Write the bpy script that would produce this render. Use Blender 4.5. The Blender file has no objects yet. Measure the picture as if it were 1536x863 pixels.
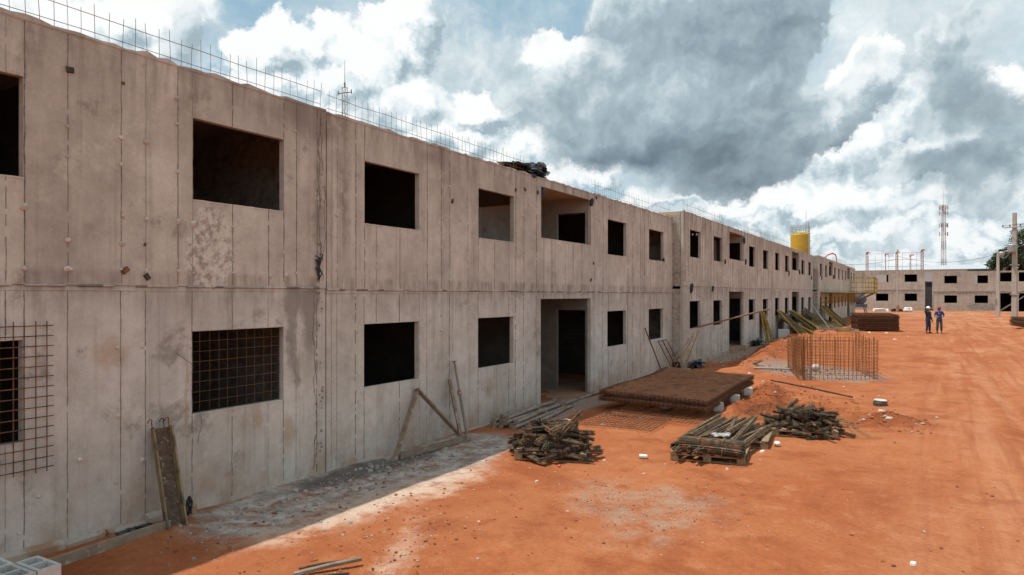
import bpy, math, random
import numpy as np
from mathutils import Vector, Matrix, Euler, noise as mn
PI = math.pi
R = math.radians
scene = bpy.context.scene
COL = scene.collection
rnd = random.Random(7)

# ------------------------------------------------------------------ objects
def link(o):
    COL.objects.link(o)
    return o

def tag(o, label=None, cat=None, group=None, kind=None):
    if label: o['label'] = label
    if cat: o['category'] = cat
    if group: o['group'] = group
    if kind: o['kind'] = kind
    return o

def empty(name, loc=(0, 0, 0), rot=(0, 0, 0), label=None, cat=None, group=None):
    o = bpy.data.objects.new(name, None)
    o.empty_display_size = 0.2
    o.location = loc
    o.rotation_euler = rot
    link(o)
    return tag(o, label, cat, group)

class MB:
    """collects shapes, builds ONE mesh object"""
    def __init__(s):
        s.v, s.f, s.m, s.t = [], [], [], []
        s.tint = None
    def add(s, vs, fs, mi=0, tint=0.5):
        b = len(s.v)
        s.v += [tuple(p) for p in vs]
        s.f += [tuple(i + b for i in f) for f in fs]
        s.m += [mi] * len(fs)
        s.t += [tint] * len(fs)
    def quad(s, a, b, c, d, mi=0, tint=0.5):
        s.add([a, b, c, d], [(0, 1, 2, 3)], mi, tint)
    def box(s, lo, hi, mi=0, tint=0.5, M=None, jit=0):
        x0, y0, z0 = lo; x1, y1, z1 = hi
        vs = [(x0,y0,z0),(x1,y0,z0),(x1,y1,z0),(x0,y1,z0),(x0,y0,z1),(x1,y0,z1),(x1,y1,z1),(x0,y1,z1)]
        if jit: vs = [tuple(c + rnd.uniform(-jit, jit) for c in p) for p in vs]
        if M is not None: vs = [tuple(M @ Vector(p)) for p in vs]
        s.add(vs, [(0,3,2,1),(4,5,6,7),(0,1,5,4),(1,2,6,5),(2,3,7,6),(3,0,4,7)], mi, tint)
    def cbox(s, c, d, mi=0, M=None, jit=0):
        s.box([c[i]-d[i]/2 for i in range(3)], [c[i]+d[i]/2 for i in range(3)], mi, 0.5, M, jit)
    def bar(s, a, b, r, n=6, r2=None, mi=0, caps=True):
        s.tube([a, b], [r, r if r2 is None else r2], n, mi, caps)
    def beam(s, a, b, w, h, up=(0, 0, 1), mi=0):
        a, b = Vector(a), Vector(b)
        d = (b - a).normalized(); u = Vector(up)
        if abs(d.dot(u)) > .97: u = Vector((1, 0, 0))
        sx = d.cross(u).normalized(); sz = sx.cross(d)
        vs = []
        for p in (a, b):
            for i, j in ((-1,-1),(1,-1),(1,1),(-1,1)):
                vs.append(p + sx*(i*w/2) + sz*(j*h/2))
        s.add(vs, [(0,3,2,1),(4,5,6,7),(0,1,5,4),(1,2,6,5),(2,3,7,6),(3,0,4,7)], mi)
    def tube(s, pts, rad, n=6, mi=0, caps=True):
        pts = [Vector(p) for p in pts]
        if not isinstance(rad, (list, tuple)): rad = [rad]*len(pts)
        vs, fs = [], []
        prev = None
        for i, p in enumerate(pts):
            d = (pts[min(i+1, len(pts)-1)] - pts[max(i-1, 0)]).normalized()
            if prev is None:
                u = Vector((0,0,1)) if abs(d.z) < .9 else Vector((1,0,0))
                sx = d.cross(u).normalized()
            else:
                sx = (prev - d*prev.dot(d)).normalized()
            prev = sx
            sy = d.cross(sx)
            for k in range(n):
                a = 2*PI*k/n + PI/n
                vs.append(p + (sx*math.cos(a) + sy*math.sin(a))*rad[i])
        for i in range(len(pts)-1):
            for k in range(n):
                k2 = (k+1) % n
                fs.append((i*n+k, i*n+k2, (i+1)*n+k2, (i+1)*n+k))
        if caps:
            fs.append(tuple(range(n-1, -1, -1)))
            fs.append(tuple((len(pts)-1)*n + k for k in range(n)))
        s.add(vs, fs, mi)
    def lathe(s, prof, n=16, c=(0,0,0), mi=0):
        vs, fs = [], []
        for r, z in prof:
            for k in range(n):
                a = 2*PI*k/n
                vs.append((c[0]+r*math.cos(a), c[1]+r*math.sin(a), c[2]+z))
        for i in range(len(prof)-1):
            for k in range(n):
                k2 = (k+1) % n
                fs.append((i*n+k, i*n+k2, (i+1)*n+k2, (i+1)*n+k))
        fs.append(tuple(range(n-1, -1, -1)))
        fs.append(tuple((len(prof)-1)*n+k for k in range(n)))
        s.add(vs, fs, mi)
    def rock(s, c, r, seed=0, flat=.7, mi=0):
        g = random.Random(seed)
        vs = []
        for z, rr, n in ((-1,.35,5),(-.45,.9,6),(.2,1,6),(.75,.6,5)):
            for k in range(6):
                a = 2*PI*k/6 + z
                q = rr*r*g.uniform(.75, 1.2)
                vs.append((c[0]+q*math.cos(a), c[1]+q*math.sin(a), c[2]+z*r*flat*g.uniform(.85,1.1)))
        fs = []
        for i in range(3):
            for k in range(6):
                k2 = (k+1) % 6
                fs.append((i*6+k, i*6+k2, (i+1)*6+k2, (i+1)*6+k))
        fs.append((5,4,3,2,1,0)); fs.append((18,19,20,21,22,23))
        s.add(vs, fs, mi)
    def mesh(s, name, mats, smooth=False):
        me = bpy.data.meshes.new(name)
        me.from_pydata(s.v, [], s.f)
        for m in (mats if isinstance(mats, (list, tuple)) else [mats]):
            me.materials.append(m)
        me.polygons.foreach_set('material_index', s.m)
        at = me.attributes.new('tint', 'FLOAT', 'FACE')
        at.data.foreach_set('value', s.t)
        if smooth: me.polygons.foreach_set('use_smooth', [True]*len(me.polygons))
        me.update()
        return me
    def build(s, name, mats, parent=None, loc=None, rot=None, smooth=False):
        o = bpy.data.objects.new(name, s.mesh(name, mats, smooth))
        link(o)
        if parent: o.parent = parent
        if loc is not None: o.location = loc
        if rot is not None: o.rotation_euler = rot
        return o

KIDS = {}
def copy_tree(o, parent=None):
    c = o.copy()
    COL.objects.link(c)
    c.parent = parent
    for ch in list(o.children):
        copy_tree(ch, c)
    return c

def bevel(o, w=.008, seg=1):
    m = o.modifiers.new('bevel', 'BEVEL'); m.width = w; m.segments = seg; m.limit_method = 'ANGLE'
    return o

# ------------------------------------------------------------------ node helpers
class NT:
    def __init__(s, nt):
        s.nt = nt
    def n(s, typ, **kw):
        nd = s.nt.nodes.new(typ)
        for k, v in kw.items(): setattr(nd, k, v)
        return nd
    def link(s, a, b):
        s.nt.links.new(a, b)
    def put(s, sock, v):
        if v is None: return
        if isinstance(v, (int, float)):
            try: sock.default_value = v
            except TypeError: sock.default_value = (v, v, v)
        elif isinstance(v, (tuple, list)):
            sock.default_value = v if len(sock.default_value) == len(v) else tuple(v) + (1,)
        else: s.link(v, sock)
    def math(s, op, a, b=None, c=None, clamp=False):
        nd = s.n('ShaderNodeMath', operation=op, use_clamp=clamp)
        for i, v in enumerate((a, b, c)): s.put(nd.inputs[i], v)
        return nd.outputs[0]
    def vmath(s, op, a, b=None, scale=None):
        nd = s.n('ShaderNodeVectorMath', operation=op)
        s.put(nd.inputs[0], a); s.put(nd.inputs[1], b)
        if scale is not None: s.put(nd.inputs['Scale'], scale)
        return nd.outputs[0]
    def mix(s, f, a, b, mode='MIX'):
        nd = s.n('ShaderNodeMix', data_type='RGBA', blend_type=mode)
        s.put(nd.inputs[0], f); s.put(nd.inputs[6], a); s.put(nd.inputs[7], b)
        return nd.outputs[2]
    def noise(s, vec, scale, detail=4, rough=.55, dist=0, out='Fac'):
        nd = s.n('ShaderNodeTexNoise')
        s.put(nd.inputs['Vector'], vec)
        nd.inputs['Scale'].default_value = scale; nd.inputs['Detail'].default_value = detail
        nd.inputs['Roughness'].default_value = rough; nd.inputs['Distortion'].default_value = dist
        return nd.outputs[out]
    def vor(s, vec, scale, feature='F1', out='Distance'):
        nd = s.n('ShaderNodeTexVoronoi', feature=feature)
        s.put(nd.inputs['Vector'], vec); nd.inputs['Scale'].default_value = scale
        return nd.outputs[out]
    def step(s, v, a, b, lo=0, hi=1):
        nd = s.n('ShaderNodeMapRange', interpolation_type='SMOOTHSTEP', clamp=True)
        s.put(nd.inputs['Value'], v)
        nd.inputs['From Min'].default_value = a; nd.inputs['From Max'].default_value = b
        nd.inputs['To Min'].default_value = lo; nd.inputs['To Max'].default_value = hi
        return nd.outputs['Result']
    def scl(s, vec, xyz):
        return s.vmath('MULTIPLY', vec, xyz)
    def ramp(s, f, stops):
        nd = s.n('ShaderNodeValToRGB')
        e = nd.color_ramp.elements
        while len(e) < len(stops): e.new(.5)
        for i, (p, c) in enumerate(stops):
            e[i].position = p; e[i].color = tuple(c) + (1,)
        s.put(nd.inputs[0], f)
        return nd.outputs[0]
    def blob(s, vec, c, r, ang=0):
        """1 at the centre of an ellipse, 0 at its rim"""
        mp = s.n('ShaderNodeMapping', vector_type='TEXTURE')
        s.put(mp.inputs['Vector'], vec)
        mp.inputs['Location'].default_value = (c[0], c[1], 0)
        mp.inputs['Rotation'].default_value = (0, 0, ang)
        mp.inputs['Scale'].default_value = (r[0], r[1], 1)
        g = s.n('ShaderNodeTexGradient', gradient_type='SPHERICAL')
        s.link(mp.outputs[0], g.inputs[0])
        return g.outputs['Fac']
    def blobs(s, vec, lst):
        acc = None
        for b in lst:
            g = s.blob(vec, b[0], b[1], b[2] if len(b) > 2 else 0)
            w = b[3] if len(b) > 3 else 1
            acc = s.math('MULTIPLY_ADD', g, w, acc if acc is not None else 0.0)
        return acc

def new_mat(name):
    m = bpy.data.materials.new(name)
    m.use_nodes = True
    nt = NT(m.node_tree)
    b = m.node_tree.nodes['Principled BSDF']
    return m, nt, b

def pos(nt):
    return nt.n('ShaderNodeNewGeometry').outputs['Position']
def xyz(nt, v):
    nd = nt.n('ShaderNodeSeparateXYZ'); nt.put(nd.inputs[0], v)
    return nd.outputs
def bump(nt, bsdf, h, strength=.3, dist=.01):
    bp = nt.n('ShaderNodeBump')
    bp.inputs['Strength'].default_value = strength; bp.inputs['Distance'].default_value = dist
    nt.put(bp.inputs['Height'], h)
    nt.link(bp.outputs[0], bsdf.inputs['Normal'])

def simple(name, c1, c2, scale=6, rough=.8, metal=0, c3=None, f3=(.6, .7), sc3=3, bmp=.15, stretch=None, bd=.004):
    """two-tone mottled surface with an optional third patchy colour, object coordinates"""
    m, nt, b = new_mat(name)
    v = nt.n('ShaderNodeTexCoord').outputs['Object']
    rn = nt.n('ShaderNodeObjectInfo').outputs['Random']
    v = nt.vmath('ADD', v, nt.vmath('SCALE', (13.1, 7.7, 3.3), scale=rn))
    vs = nt.scl(v, stretch) if stretch else v
    n1 = nt.noise(vs, scale, 5, .65)
    col = nt.mix(nt.step(n1, .3, .7), c1, c2)
    if c3:
        n3 = nt.noise(v, sc3, 4, .6)
        col = nt.mix(nt.step(n3, *f3), col, c3)
    col = nt.mix(1, col, nt.ramp(rn, [(0, (.85,.85,.85)), (1, (1.12,1.12,1.12))]), 'MULTIPLY')
    nt.put(b.inputs['Base Color'], col)
    b.inputs['Roughness'].default_value = rough; b.inputs['Metallic'].default_value = metal
    if bmp: bump(nt, b, nt.noise(vs, scale*4, 4, .6), bmp, bd)
    return m

# ------------------------------------------------------------------ camera
CAM = Vector((8.03, 0, 2.78))
YAW = math.atan(617/1024)
cd = bpy.data.cameras.new('camera'); cam = bpy.data.objects.new('camera', cd); link(cam)
cd.sensor_width = 36; cd.lens = 24; cd.shift_y = 10.5/1536
cd.clip_start = .1; cd.clip_end = 6000
cam.location = CAM; cam.rotation_euler = (PI/2, 0, YAW)
scene.camera = cam

# ------------------------------------------------------------------ render settings
scene.render.engine = 'CYCLES'
cy = scene.cycles
cy.max_bounces = 6; cy.diffuse_bounces = 3; cy.glossy_bounces = 2; cy.transmission_bounces = 2; cy.transparent_max_bounces = 6
cy.use_denoising = True
cy.sample_clamp_indirect = 6
scene.view_settings.view_transform = 'Standard'; scene.view_settings.look = 'None'
scene.view_settings.exposure = 0; scene.view_settings.gamma = 1; scene.view_settings.use_curve_mapping = False
# ------------------------------------------------------------------ sun and sky
SUNV = Vector((-.29, -.155, 1)).normalized()      # towards the sun: high, behind the long building
sd = bpy.data.lights.new('sun', 'SUN'); sun = bpy.data.objects.new('sun', sd); link(sun)
sd.energy = 4.3; sd.angle = R(.5); sd.color = (1, .95, .87)
sun.rotation_euler = SUNV.to_track_quat('Z', 'Y').to_euler()
sun.location = (-20, -10, 60)

w = bpy.data.worlds.new('World'); scene.world = w; w.use_nodes = True
T = NT(w.node_tree)
bg = w.node_tree.nodes['Background']
bg.inputs['Strength'].default_value = .1
sky = T.n('ShaderNodeTexSky', sky_type='NISHITA')
sky.sun_disc = False
sky.sun_elevation = math.asin(SUNV.z); sky.sun_rotation = math.atan2(SUNV.x, SUNV.y)
sky.altitude = 900; sky.dust_density = 1.2
d = T.n('ShaderNodeTexCoord').outputs['Generated']
dx, dy, dz = xyz(T, d)
az = T.math('ADD', T.math('ARCTAN2', dx, dy), YAW)                 # bearing, 0 = down the site road's left side
el = T.math('ARCSINE', dz)
cmb = T.n('ShaderNodeCombineXYZ')
T.link(T.math('MULTIPLY', az, 10.24), cmb.inputs[0]); T.link(T.math('MULTIPLY', el, 10.24), cmb.inputs[1])
P = cmb.outputs[0]                                                   # sky map: 10.24 units to the radian

def A(px, py):      # bearing and height of a cloud on the sky map
    return (10.24*math.atan((px-768)/1024), 10.24*math.atan((442-py)/math.hypot(1024, px-768)))
def B(px, py, rx, ry, ang=0, w=1):
    return (A(px, py), (rx/100, ry/100), R(-ang), w)

def noise2(vec, scale, detail=4, rough=.55, out='Fac'):
    nd = T.n('ShaderNodeTexNoise', noise_dimensions='2D')
    T.put(nd.inputs['Vector'], vec)
    nd.inputs['Scale'].default_value = scale; nd.inputs['Detail'].default_value = detail
    nd.inputs['Roughness'].default_value = rough
    return nd.outputs[out]
def cells(vec, sc, detail=3):
    v = T.n('ShaderNodeTexVoronoi', feature='F1', voronoi_dimensions='2D')
    T.put(v.inputs['Vector'], vec)
    v.inputs['Scale'].default_value = sc; v.inputs['Detail'].default_value = detail
    v.inputs['Roughness'].default_value = .5; v.inputs['Lacunarity'].default_value = 2.2
    v.normalize = True
    return v.outputs['Distance']
WA = T.vmath('SUBTRACT', noise2(P, .8, 2, .5, 'Color'), (.5,.5,.5))
WB = T.vmath('SUBTRACT', noise2(T.vmath('ADD', P, (7.3, 2.1, 0)), 1.7, 7, .62, 'Color'), (.5,.5,.5))
def warp(P, a, b):
    return T.vmath('ADD', T.vmath('ADD', P, T.vmath('SCALE', WA, scale=a)), T.vmath('SCALE', WB, scale=b))
def blobmax(vec, lst, k=.12):
    acc = None
    for c, r, ang, wt in lst:
        r = (r[0]*1.18, r[1]*1.18)
        g = T.blob(vec, c, r, ang)
        if wt != 1: g = T.math('MULTIPLY', g, wt)
        acc = g if acc is None else T.math('SMOOTH_MAX', acc, g, k)
    return acc

white_list = [
    B(70,40,190,70), B(200,20,120,55), B(240,55,60,70), B(120,70,120,60),
    B(420,85,75,60), B(470,70,60,40), B(520,120,120,75,0,1.05), B(590,75,75,60), B(570,150,120,60), B(430,130,90,45), B(625,30,50,55), B(480,170,150,50),
    B(715,165,70,40), B(690,205,110,40), B(760,225,70,45), B(640,200,100,40,0,.9), B(845,80,75,50,0,.9), B(880,95,50,35,0,.8),
    B(900,268,50,30,0,.8), B(1000,305,110,22,0,.7), B(800,265,120,40,0,.8),
    B(1300,120,55,60,0,.9), B(1260,215,110,60,0,.8), B(1330,190,70,90,0,.7), B(1180,315,150,35,0,.9), B(1280,290,140,60,0,.8),
    B(1515,165,60,45,0,1.1), B(1440,300,110,28,0,.7), B(1230,352,110,26,0,.9), B(1330,375,110,22,0,.9), B(1440,360,110,22,0,.8), B(1130,345,90,22,0,.8), B(1375,335,90,22,0,.7), B(1500,330,80,30,0,.7), B(1350,400,80,16,0,.8), B(1470,395,80,14,0,.8), B(1240,385,60,14,0,.7), B(1085,330,60,20,0,.8), B(1290,340,60,22,0,.8),
]
dark_list = [
    B(1060,-10,210,90,0,1), B(930,50,130,90,0,.55), B(1000,120,190,90,0,.85), B(1110,110,110,120,0,1), B(1080,215,150,80,8,1.0),
    B(965,205,140,75,0,.8), B(1120,265,120,60,0,1.0), B(1190,195,80,65,-20,.95), B(1255,165,90,44,-38,1.05), B(1298,130,58,42,-50,1.0), B(1170,130,80,80,0,.6), B(835,150,110,80,0,.5),
    B(1190,15,110,55,-20,.9), B(860,215,110,70,0,.7), B(820,170,70,50,0,.35), B(1020,285,140,42,0,.75), 
    B(1412,70,50,72,30,.85), B(1440,135,50,62,20,.9), B(1478,185,54,50,10,.85), B(1395,237,85,34,-6,1.15), B(1440,285,90,45,0,.42), B(1490,250,80,60,0,.42), B(1440,20,60,50,30,.5),
    B(265,45,45,60,0,.5), B(1300,355,120,18,0,.4), B(1420,385,130,16,0,.4), B(1180,370,100,16,0,.4), B(1480,300,70,25,0,.4),
]
core_list = [B(985,235,130,32,-6,1), B(1080,245,110,34,-12,1), B(900,240,80,28,0,.7), B(1130,282,100,24,0,.7), B(1080,40,170,50,0,.35), B(1400,90,40,50,30,.6), B(1440,160,45,45,20,.6), B(1395,243,60,18,-5,.8), B(830,180,60,60,0,.3)]
n_lo = noise2(P, .55, 3, .5)
n_hi = noise2(T.vmath('ADD', P, (3.7, 8.8, 0)), 2.0, 6, .58)
DL = (-.12, .20, 0)
Wc = warp(P, .35, .45)
cell = cells(Wc, 1.9, 4)
bulge = T.math('SUBTRACT', .42, cell)
puff = T.math('SUBTRACT', cells(T.vmath('ADD', Wc, (-.085, .15, 0)), 1.9, 4), cell)
Wq = warp(P, .55, .75)
Fw0 = blobmax(Wq, white_list)
Fw1 = blobmax(T.vmath('ADD', Wq, DL), white_list)
Fw = T.math('ADD', Fw0, T.math('ADD', T.math('MULTIPLY', bulge, .45), T.math('MULTIPLY', T.math('SUBTRACT', n_hi, .5), .22)))
relief = T.math('SUBTRACT', Fw0, Fw1)                                # > 0 where the cloud ends upward: its lit top
Wd = warp(P, .7, .85)
Fd0 = T.blobs(Wd, dark_list)
Fd1 = T.blobs(T.vmath('ADD', Wd, (-.16, .24, 0)), dark_list)
Fd = T.math('ADD', Fd0, T.math('ADD', T.math('MULTIPLY', bulge, .40), T.math('MULTIPLY', T.math('SUBTRACT', n_hi, .5), .25)))
reliefd = T.math('SUBTRACT', Fd0, Fd1)
core = T.blobs(warp(P, .6, .5), core_list)

# broken cloud all round, for the part of the sky behind and above
n_all = T.noise(d, 2.3, 4, .58)
gen = T.step(n_all, .42, .6)
front = T.step(T.blob(P, (.8, 2.2), (13, 7)), 0, .25)
blue = T.mix(.55, T.scl(sky.outputs[0], (.85, 1.05, 1.0)), (3.6, 6.0, 7.2))
veil = T.math('ADD', T.step(noise2(T.scl(P, (.5, 1, 1)), .9, 5, .6), .34, .74, .04, .62),
              T.blobs(P, [B(1330,180,420,300,0,.75), B(1300,370,500,130,0,.8), B(150,40,200,120,0,.25), B(880,330,300,60,0,.5), B(850,80,160,130,0,.2)]), clamp=True)
vn = noise2(T.vmath('ADD', warp(P, .5, .9), (5.1, 1.2, 0)), 1.1, 6, .58)
base = T.mix(veil, blue, T.scl(T.ramp(vn, [(.28, (.62,.71,.755)), (.5, (.80,.885,.915)), (.68, (.95,.98,.985))]), (10,10,10)))
mid = T.math('ADD', T.blobs(warp(P, .8, .9), [B(720,90,190,130,0,.55), B(650,180,170,90,0,.7), B(560,40,140,70,0,.2), B(330,60,110,80,0,.3), B(850,160,150,120,0,.8), B(1330,150,150,160,0,.5), B(1450,80,120,150,0,.5), B(1480,250,140,100,0,.8), B(1250,340,300,60,0,.6), B(1440,345,170,60,0,.7), B(120,40,200,100,0,.6)]), T.math('MULTIPLY', bulge, .5))
mcol = T.scl(T.ramp(T.math('ADD', T.math('ADD', T.math('MULTIPLY', puff, .9), T.math('MULTIPLY', T.math('SUBTRACT', n_hi, .5), .7)), .5), [(.1, (.42,.52,.57)), (.45, (.60,.70,.745)), (.8, (.86,.92,.935))]), (10,10,10))
base = T.mix(T.math('MULTIPLY', T.step(mid, .12, .60), .85), base, mcol)
# white heaps
wl = T.math('ADD', T.math('ADD', T.math('MULTIPLY', relief, 1.5), T.math('MULTIPLY', puff, 1.25)), T.math('MULTIPLY', T.math('SUBTRACT', n_hi, .5), .75))
wl = T.math('ADD', wl, .50)
wcol = T.ramp(wl, [(0.02, (.36,.46,.52)), (.28, (.55,.655,.705)), (.52, (.80,.875,.90)), (.72, (.98,.99,.985))])
wcol = T.scl(wcol, (10.3, 10.3, 10.3))
wm = T.step(Fw, .25, .40)
c1 = T.mix(T.math('MULTIPLY', wm, .95), base, wcol)
# the big grey cloud and its strays, seen from their shaded side
dl = T.math('ADD', T.math('MULTIPLY', T.math('SUBTRACT', n_hi, .5), .30), T.math('MULTIPLY', puff, .60))
dl = T.math('ADD', dl, T.math('MULTIPLY', reliefd, .40))
dl = T.math('ADD', dl, T.math('MULTIPLY', T.step(Fd, .25, 1.5), -.40))
dl = T.math('ADD', dl, T.math('MULTIPLY', T.math('SUBTRACT', n_lo, .5), .35))
dl = T.math('ADD', dl, .77)
dl = T.math('SUBTRACT', dl, T.math('MULTIPLY', core, .38))
dl = T.math('ADD', T.math('MULTIPLY', dl, .80), .17)
dcol = T.ramp(dl, [(.0, (.112,.150,.186)), (.24, (.175,.235,.282)), (.46, (.27,.35,.405)), (.66, (.41,.51,.565)), (.86, (.76,.84,.875)), (1, (.97,.985,.985))])
dcol = T.scl(dcol, (10, 10, 10))
dm = T.step(Fd, .22, .56)
c2 = T.mix(T.math('MULTIPLY', dm, .95), c1, dcol)
gcol = T.mix(gen, blue, T.scl(T.ramp(n_all, [(.45, (1,1,1)), (.72, (.72,.77,.80))]), (11.5,11.3,11)))      # unseen heaps, brightened to fill the shaded facade
hz = T.step(T.math('ABSOLUTE', el), 0, .16)
c2 = T.mix(T.math('MULTIPLY', T.math('SUBTRACT', 1, hz), .35), c2, (7.4, 8.2, 8.6))
fin = T.mix(front, gcol, c2)
T.link(fin, bg.inputs['Color'])
w.cycles.sampling_method = 'NONE'
# ------------------------------------------------------------------ materials
def concrete(name, light, mid, dark, warm, soil=.9, streak=.36, base_z=0.0, patch=True):
    """board-cast wall: mottled grey-brown, panel to panel differences, drips, pin holes, red soil splashed at the foot"""
    m, nt, b = new_mat(name)
    p = pos(nt); px, py, pz = xyz(nt, p)
    tint = nt.n('ShaderNodeAttribute', attribute_name='tint').outputs['Fac']
    n1 = nt.noise(p, .7, 6, .62)
    col = nt.mix(nt.step(n1, .3, .68), mid, light)
    n2 = nt.noise(nt.vmath('ADD', p, (5, 9, 2)), 2.2, 6, .65)
    col = nt.mix(nt.math('MULTIPLY', nt.step(n2, .52, .75), .55), col, warm)
    # panel differences
    col = nt.mix(1, col, nt.ramp(tint, [(0, (.90,.895,.89)), (.5, (1,1,1)), (1, (1.07,1.065,1.06))]), 'MULTIPLY')
    n8 = nt.noise(nt.vmath('ADD', p, (2, 7, 13)), 3.6, 7, .7)
    col = nt.mix(1, col, nt.ramp(n8, [(.28, (.80,.79,.78)), (.5, (1,1,1)), (.72, (1.13,1.125,1.12))]), 'MULTIPLY')
    n9 = nt.noise(nt.vmath('ADD', p, (8, 3, 5)), .42, 4, .6)
    col = nt.mix(1, col, nt.ramp(n9, [(.3, (.86,.855,.85)), (.7, (1.12,1.115,1.11))]), 'MULTIPLY')
    if patch:      # a rough pale repair below one window, old drips by the cracked joint, a rust mark
        cv = nt.n('ShaderNodeCombineXYZ'); nt.link(py, cv.inputs[0]); nt.link(pz, cv.inputs[1])
        pv = nt.vmath('ADD', cv.outputs[0], nt.vmath('SCALE', nt.vmath('SUBTRACT', nt.noise(p, 4.5, 6, .7, out='Color'), (.5,.5,.5)), scale=.34))
        rp = nt.blobs(pv, [((5.66,3.45),(.42,.72)), ((5.62,3.2),(.45,.4))])
        rc = nt.mix(nt.step(nt.noise(p, 9, 6, .7), .40, .56), tuple(c*.62 for c in mid), tuple(min(1, c*1.22) for c in light))
        col = nt.mix(nt.math('MULTIPLY', nt.step(rp, .22, .34), .75), col, rc)
        dp = nt.blobs(nt.scl(pv, (1,1,1)), [((6.98,2.15),(.16,.9)), ((7.35,2.3),(.22,.8)), ((7.2,2.7),(.5,.3)), ((7.5,4.2),(.22,1.7), 0, .8), ((7.3,5.5),(1.3,.5), 0, .9), ((7.1,1.6),(.10,.35)), ((8.05,4.3),(.10,1.6), 0, .7), ((8.6,4.5),(.08,1.3), 0, .7), ((10.4,5.4),(.9,.35), 0, .6)])
        col = nt.mix(nt.math('MULTIPLY', nt.step(dp, .12, .75), .75), col, dark)
        lp = nt.blobs(pv, [((8.25,4.3),(.13,1.7)), ((7.85,4.0),(.10,1.5)), ((11.6,4.2),(.12,1.5)), ((5.0,4.3),(.5,.6), 0, .8), ((4.4,3.3),(.5,.5), 0, .7)])
        col = nt.mix(nt.math('MULTIPLY', nt.step(lp, .15, .8), .5), col, tuple(min(1, c*1.2) for c in light))
        op = nt.blobs(pv, [((4.35,2.1),(.3,.32)), ((6.4,1.05),(.10,.3)), ((5.3,1.5),(.06,1.2), 0, .8), ((12.4,.8),(.2,.3)), ((6.95,.75),(.2,.4))])
        col = nt.mix(nt.math('MULTIPLY', nt.step(op, .12, .7), .5), col, (.42,.255,.14))
    # vertical wash marks
    sv = nt.scl(p, (5, 5, .22))
    n3 = nt.noise(sv, 1.3, 5, .6)
    col = nt.mix(nt.math('MULTIPLY', nt.step(n3, .53, .72), streak), col, dark)
    n3b = nt.noise(nt.vmath('ADD', sv, (3, 8, 1)), 2.1, 4, .6)
    col = nt.mix(nt.math('MULTIPLY', nt.step(n3b, .56, .75), streak*.6), col, tuple(min(1, c*1.22) for c in light))
    # patches where the form skin came off
    n4 = nt.noise(nt.vmath('ADD', p, (1.7, 4.4, 8)), 1.1, 8, .7)
    col = nt.mix(nt.math('MULTIPLY', nt.step(n4, .56, .62), .42), col, tuple(min(1, c*1.18) for c in light))
    n6 = nt.noise(nt.vmath('ADD', p, (11, 2, 6)), 1.6, 8, .72)
    col = nt.mix(nt.math('MULTIPLY', nt.step(n6, .57, .70), .7), col, dark)
    # fine grain and pin holes
    n5 = nt.noise(p, 34, 4, .7)
    col = nt.mix(1, col, nt.ramp(n5, [(.25, (.90,.90,.90)), (.75, (1.07,1.07,1.07))]), 'MULTIPLY')
    vo = nt.vor(p, 26)
    sel = nt.step(nt.noise(p, 3.1, 3, .6), .5, .62)
    pin = nt.math('MULTIPLY', nt.step(vo, .10, .05), sel)
    col = nt.mix(nt.math('MULTIPLY', pin, .55), col, tuple(c*.5 for c in dark))
    # grime under the top edge and round the floor joint
    def band(z0, z1, z2):
        return nt.math('MULTIPLY', nt.step(pz, z0, z1), nt.step(pz, z2 + .02, z2))
    top = nt.step(pz, 4.75, 5.75)
    jt = nt.math('MULTIPLY', nt.step(pz, 2.3, 2.95), nt.step(pz, 3.1, 3.0))
    g = nt.math('MULTIPLY', nt.math('ADD', nt.math('MULTIPLY', top, .8), nt.math('MULTIPLY', jt, .75)), nt.step(nt.noise(nt.scl(p, (3,3,.6)), 1.2, 6, .65), .38, .68))
    col = nt.mix(g, col, dark)
    # red soil at the foot
    ft = nt.step(pz, base_z + 1.1, base_z - .1)
    fn = nt.math('MULTIPLY', ft, nt.step(nt.noise(nt.scl(p, (1.5,1.5,1)), 1.4, 6, .65), .3, .75))
    col = nt.mix(nt.math('MULTIPLY', fn, soil), col, (.36, .21, .125))
    nt.put(b.inputs['Base Color'], col)
    b.inputs['Roughness'].default_value = .9
    b.inputs['Specular IOR Level'].default_value = .2
    h = nt.math('ADD', nt.math('MULTIPLY', n5, .25), nt.math('MULTIPLY', n4, .8))
    h = nt.math('SUBTRACT', h, nt.math('MULTIPLY', pin, .4))
    bump(nt, b, h, .45, .012)
    return m

CU = concrete('upper_concrete', (.560,.508,.448), (.445,.396,.342), (.235,.196,.162), (.455,.372,.302), soil=0)
CL = concrete('lower_concrete', (.570,.536,.485), (.470,.434,.384), (.235,.203,.172), (.455,.375,.305))
CF = concrete('far_concrete', (.46,.405,.350), (.385,.335,.285), (.25,.21,.175), (.43,.355,.29), soil=.6, base_z=.5, patch=False)
INT = simple('shaded_room_concrete', (.034,.031,.029), (.060,.055,.05), 3, .95)  # same concrete taken near black: the rooms' darkness is put into the colour
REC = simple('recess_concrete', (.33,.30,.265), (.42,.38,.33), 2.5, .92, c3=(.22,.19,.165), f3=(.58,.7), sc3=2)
REC_SHADED = simple('shaded_recess_concrete', (.17,.15,.13), (.25,.225,.195), 2.5, .92, c3=(.12,.10,.085), f3=(.58,.7), sc3=2)  # darker copy of the recess concrete, shade of the lower entrance painted in
DUST = simple('soil_dusted_floor', (.25,.135,.075), (.33,.20,.125), 3, .95)
SOFF = simple('bounce_tinted_soffit', (.40,.30,.21), (.50,.39,.28), 2, .92)  # orange light bounced off the soil is put into the ceiling colour
RAW = simple('raw_joint_concrete', (.30,.26,.22), (.44,.39,.33), 9, .95, c3=(.24,.20,.165), f3=(.5,.65), sc3=4, bmp=.6, bd=.02)
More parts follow.
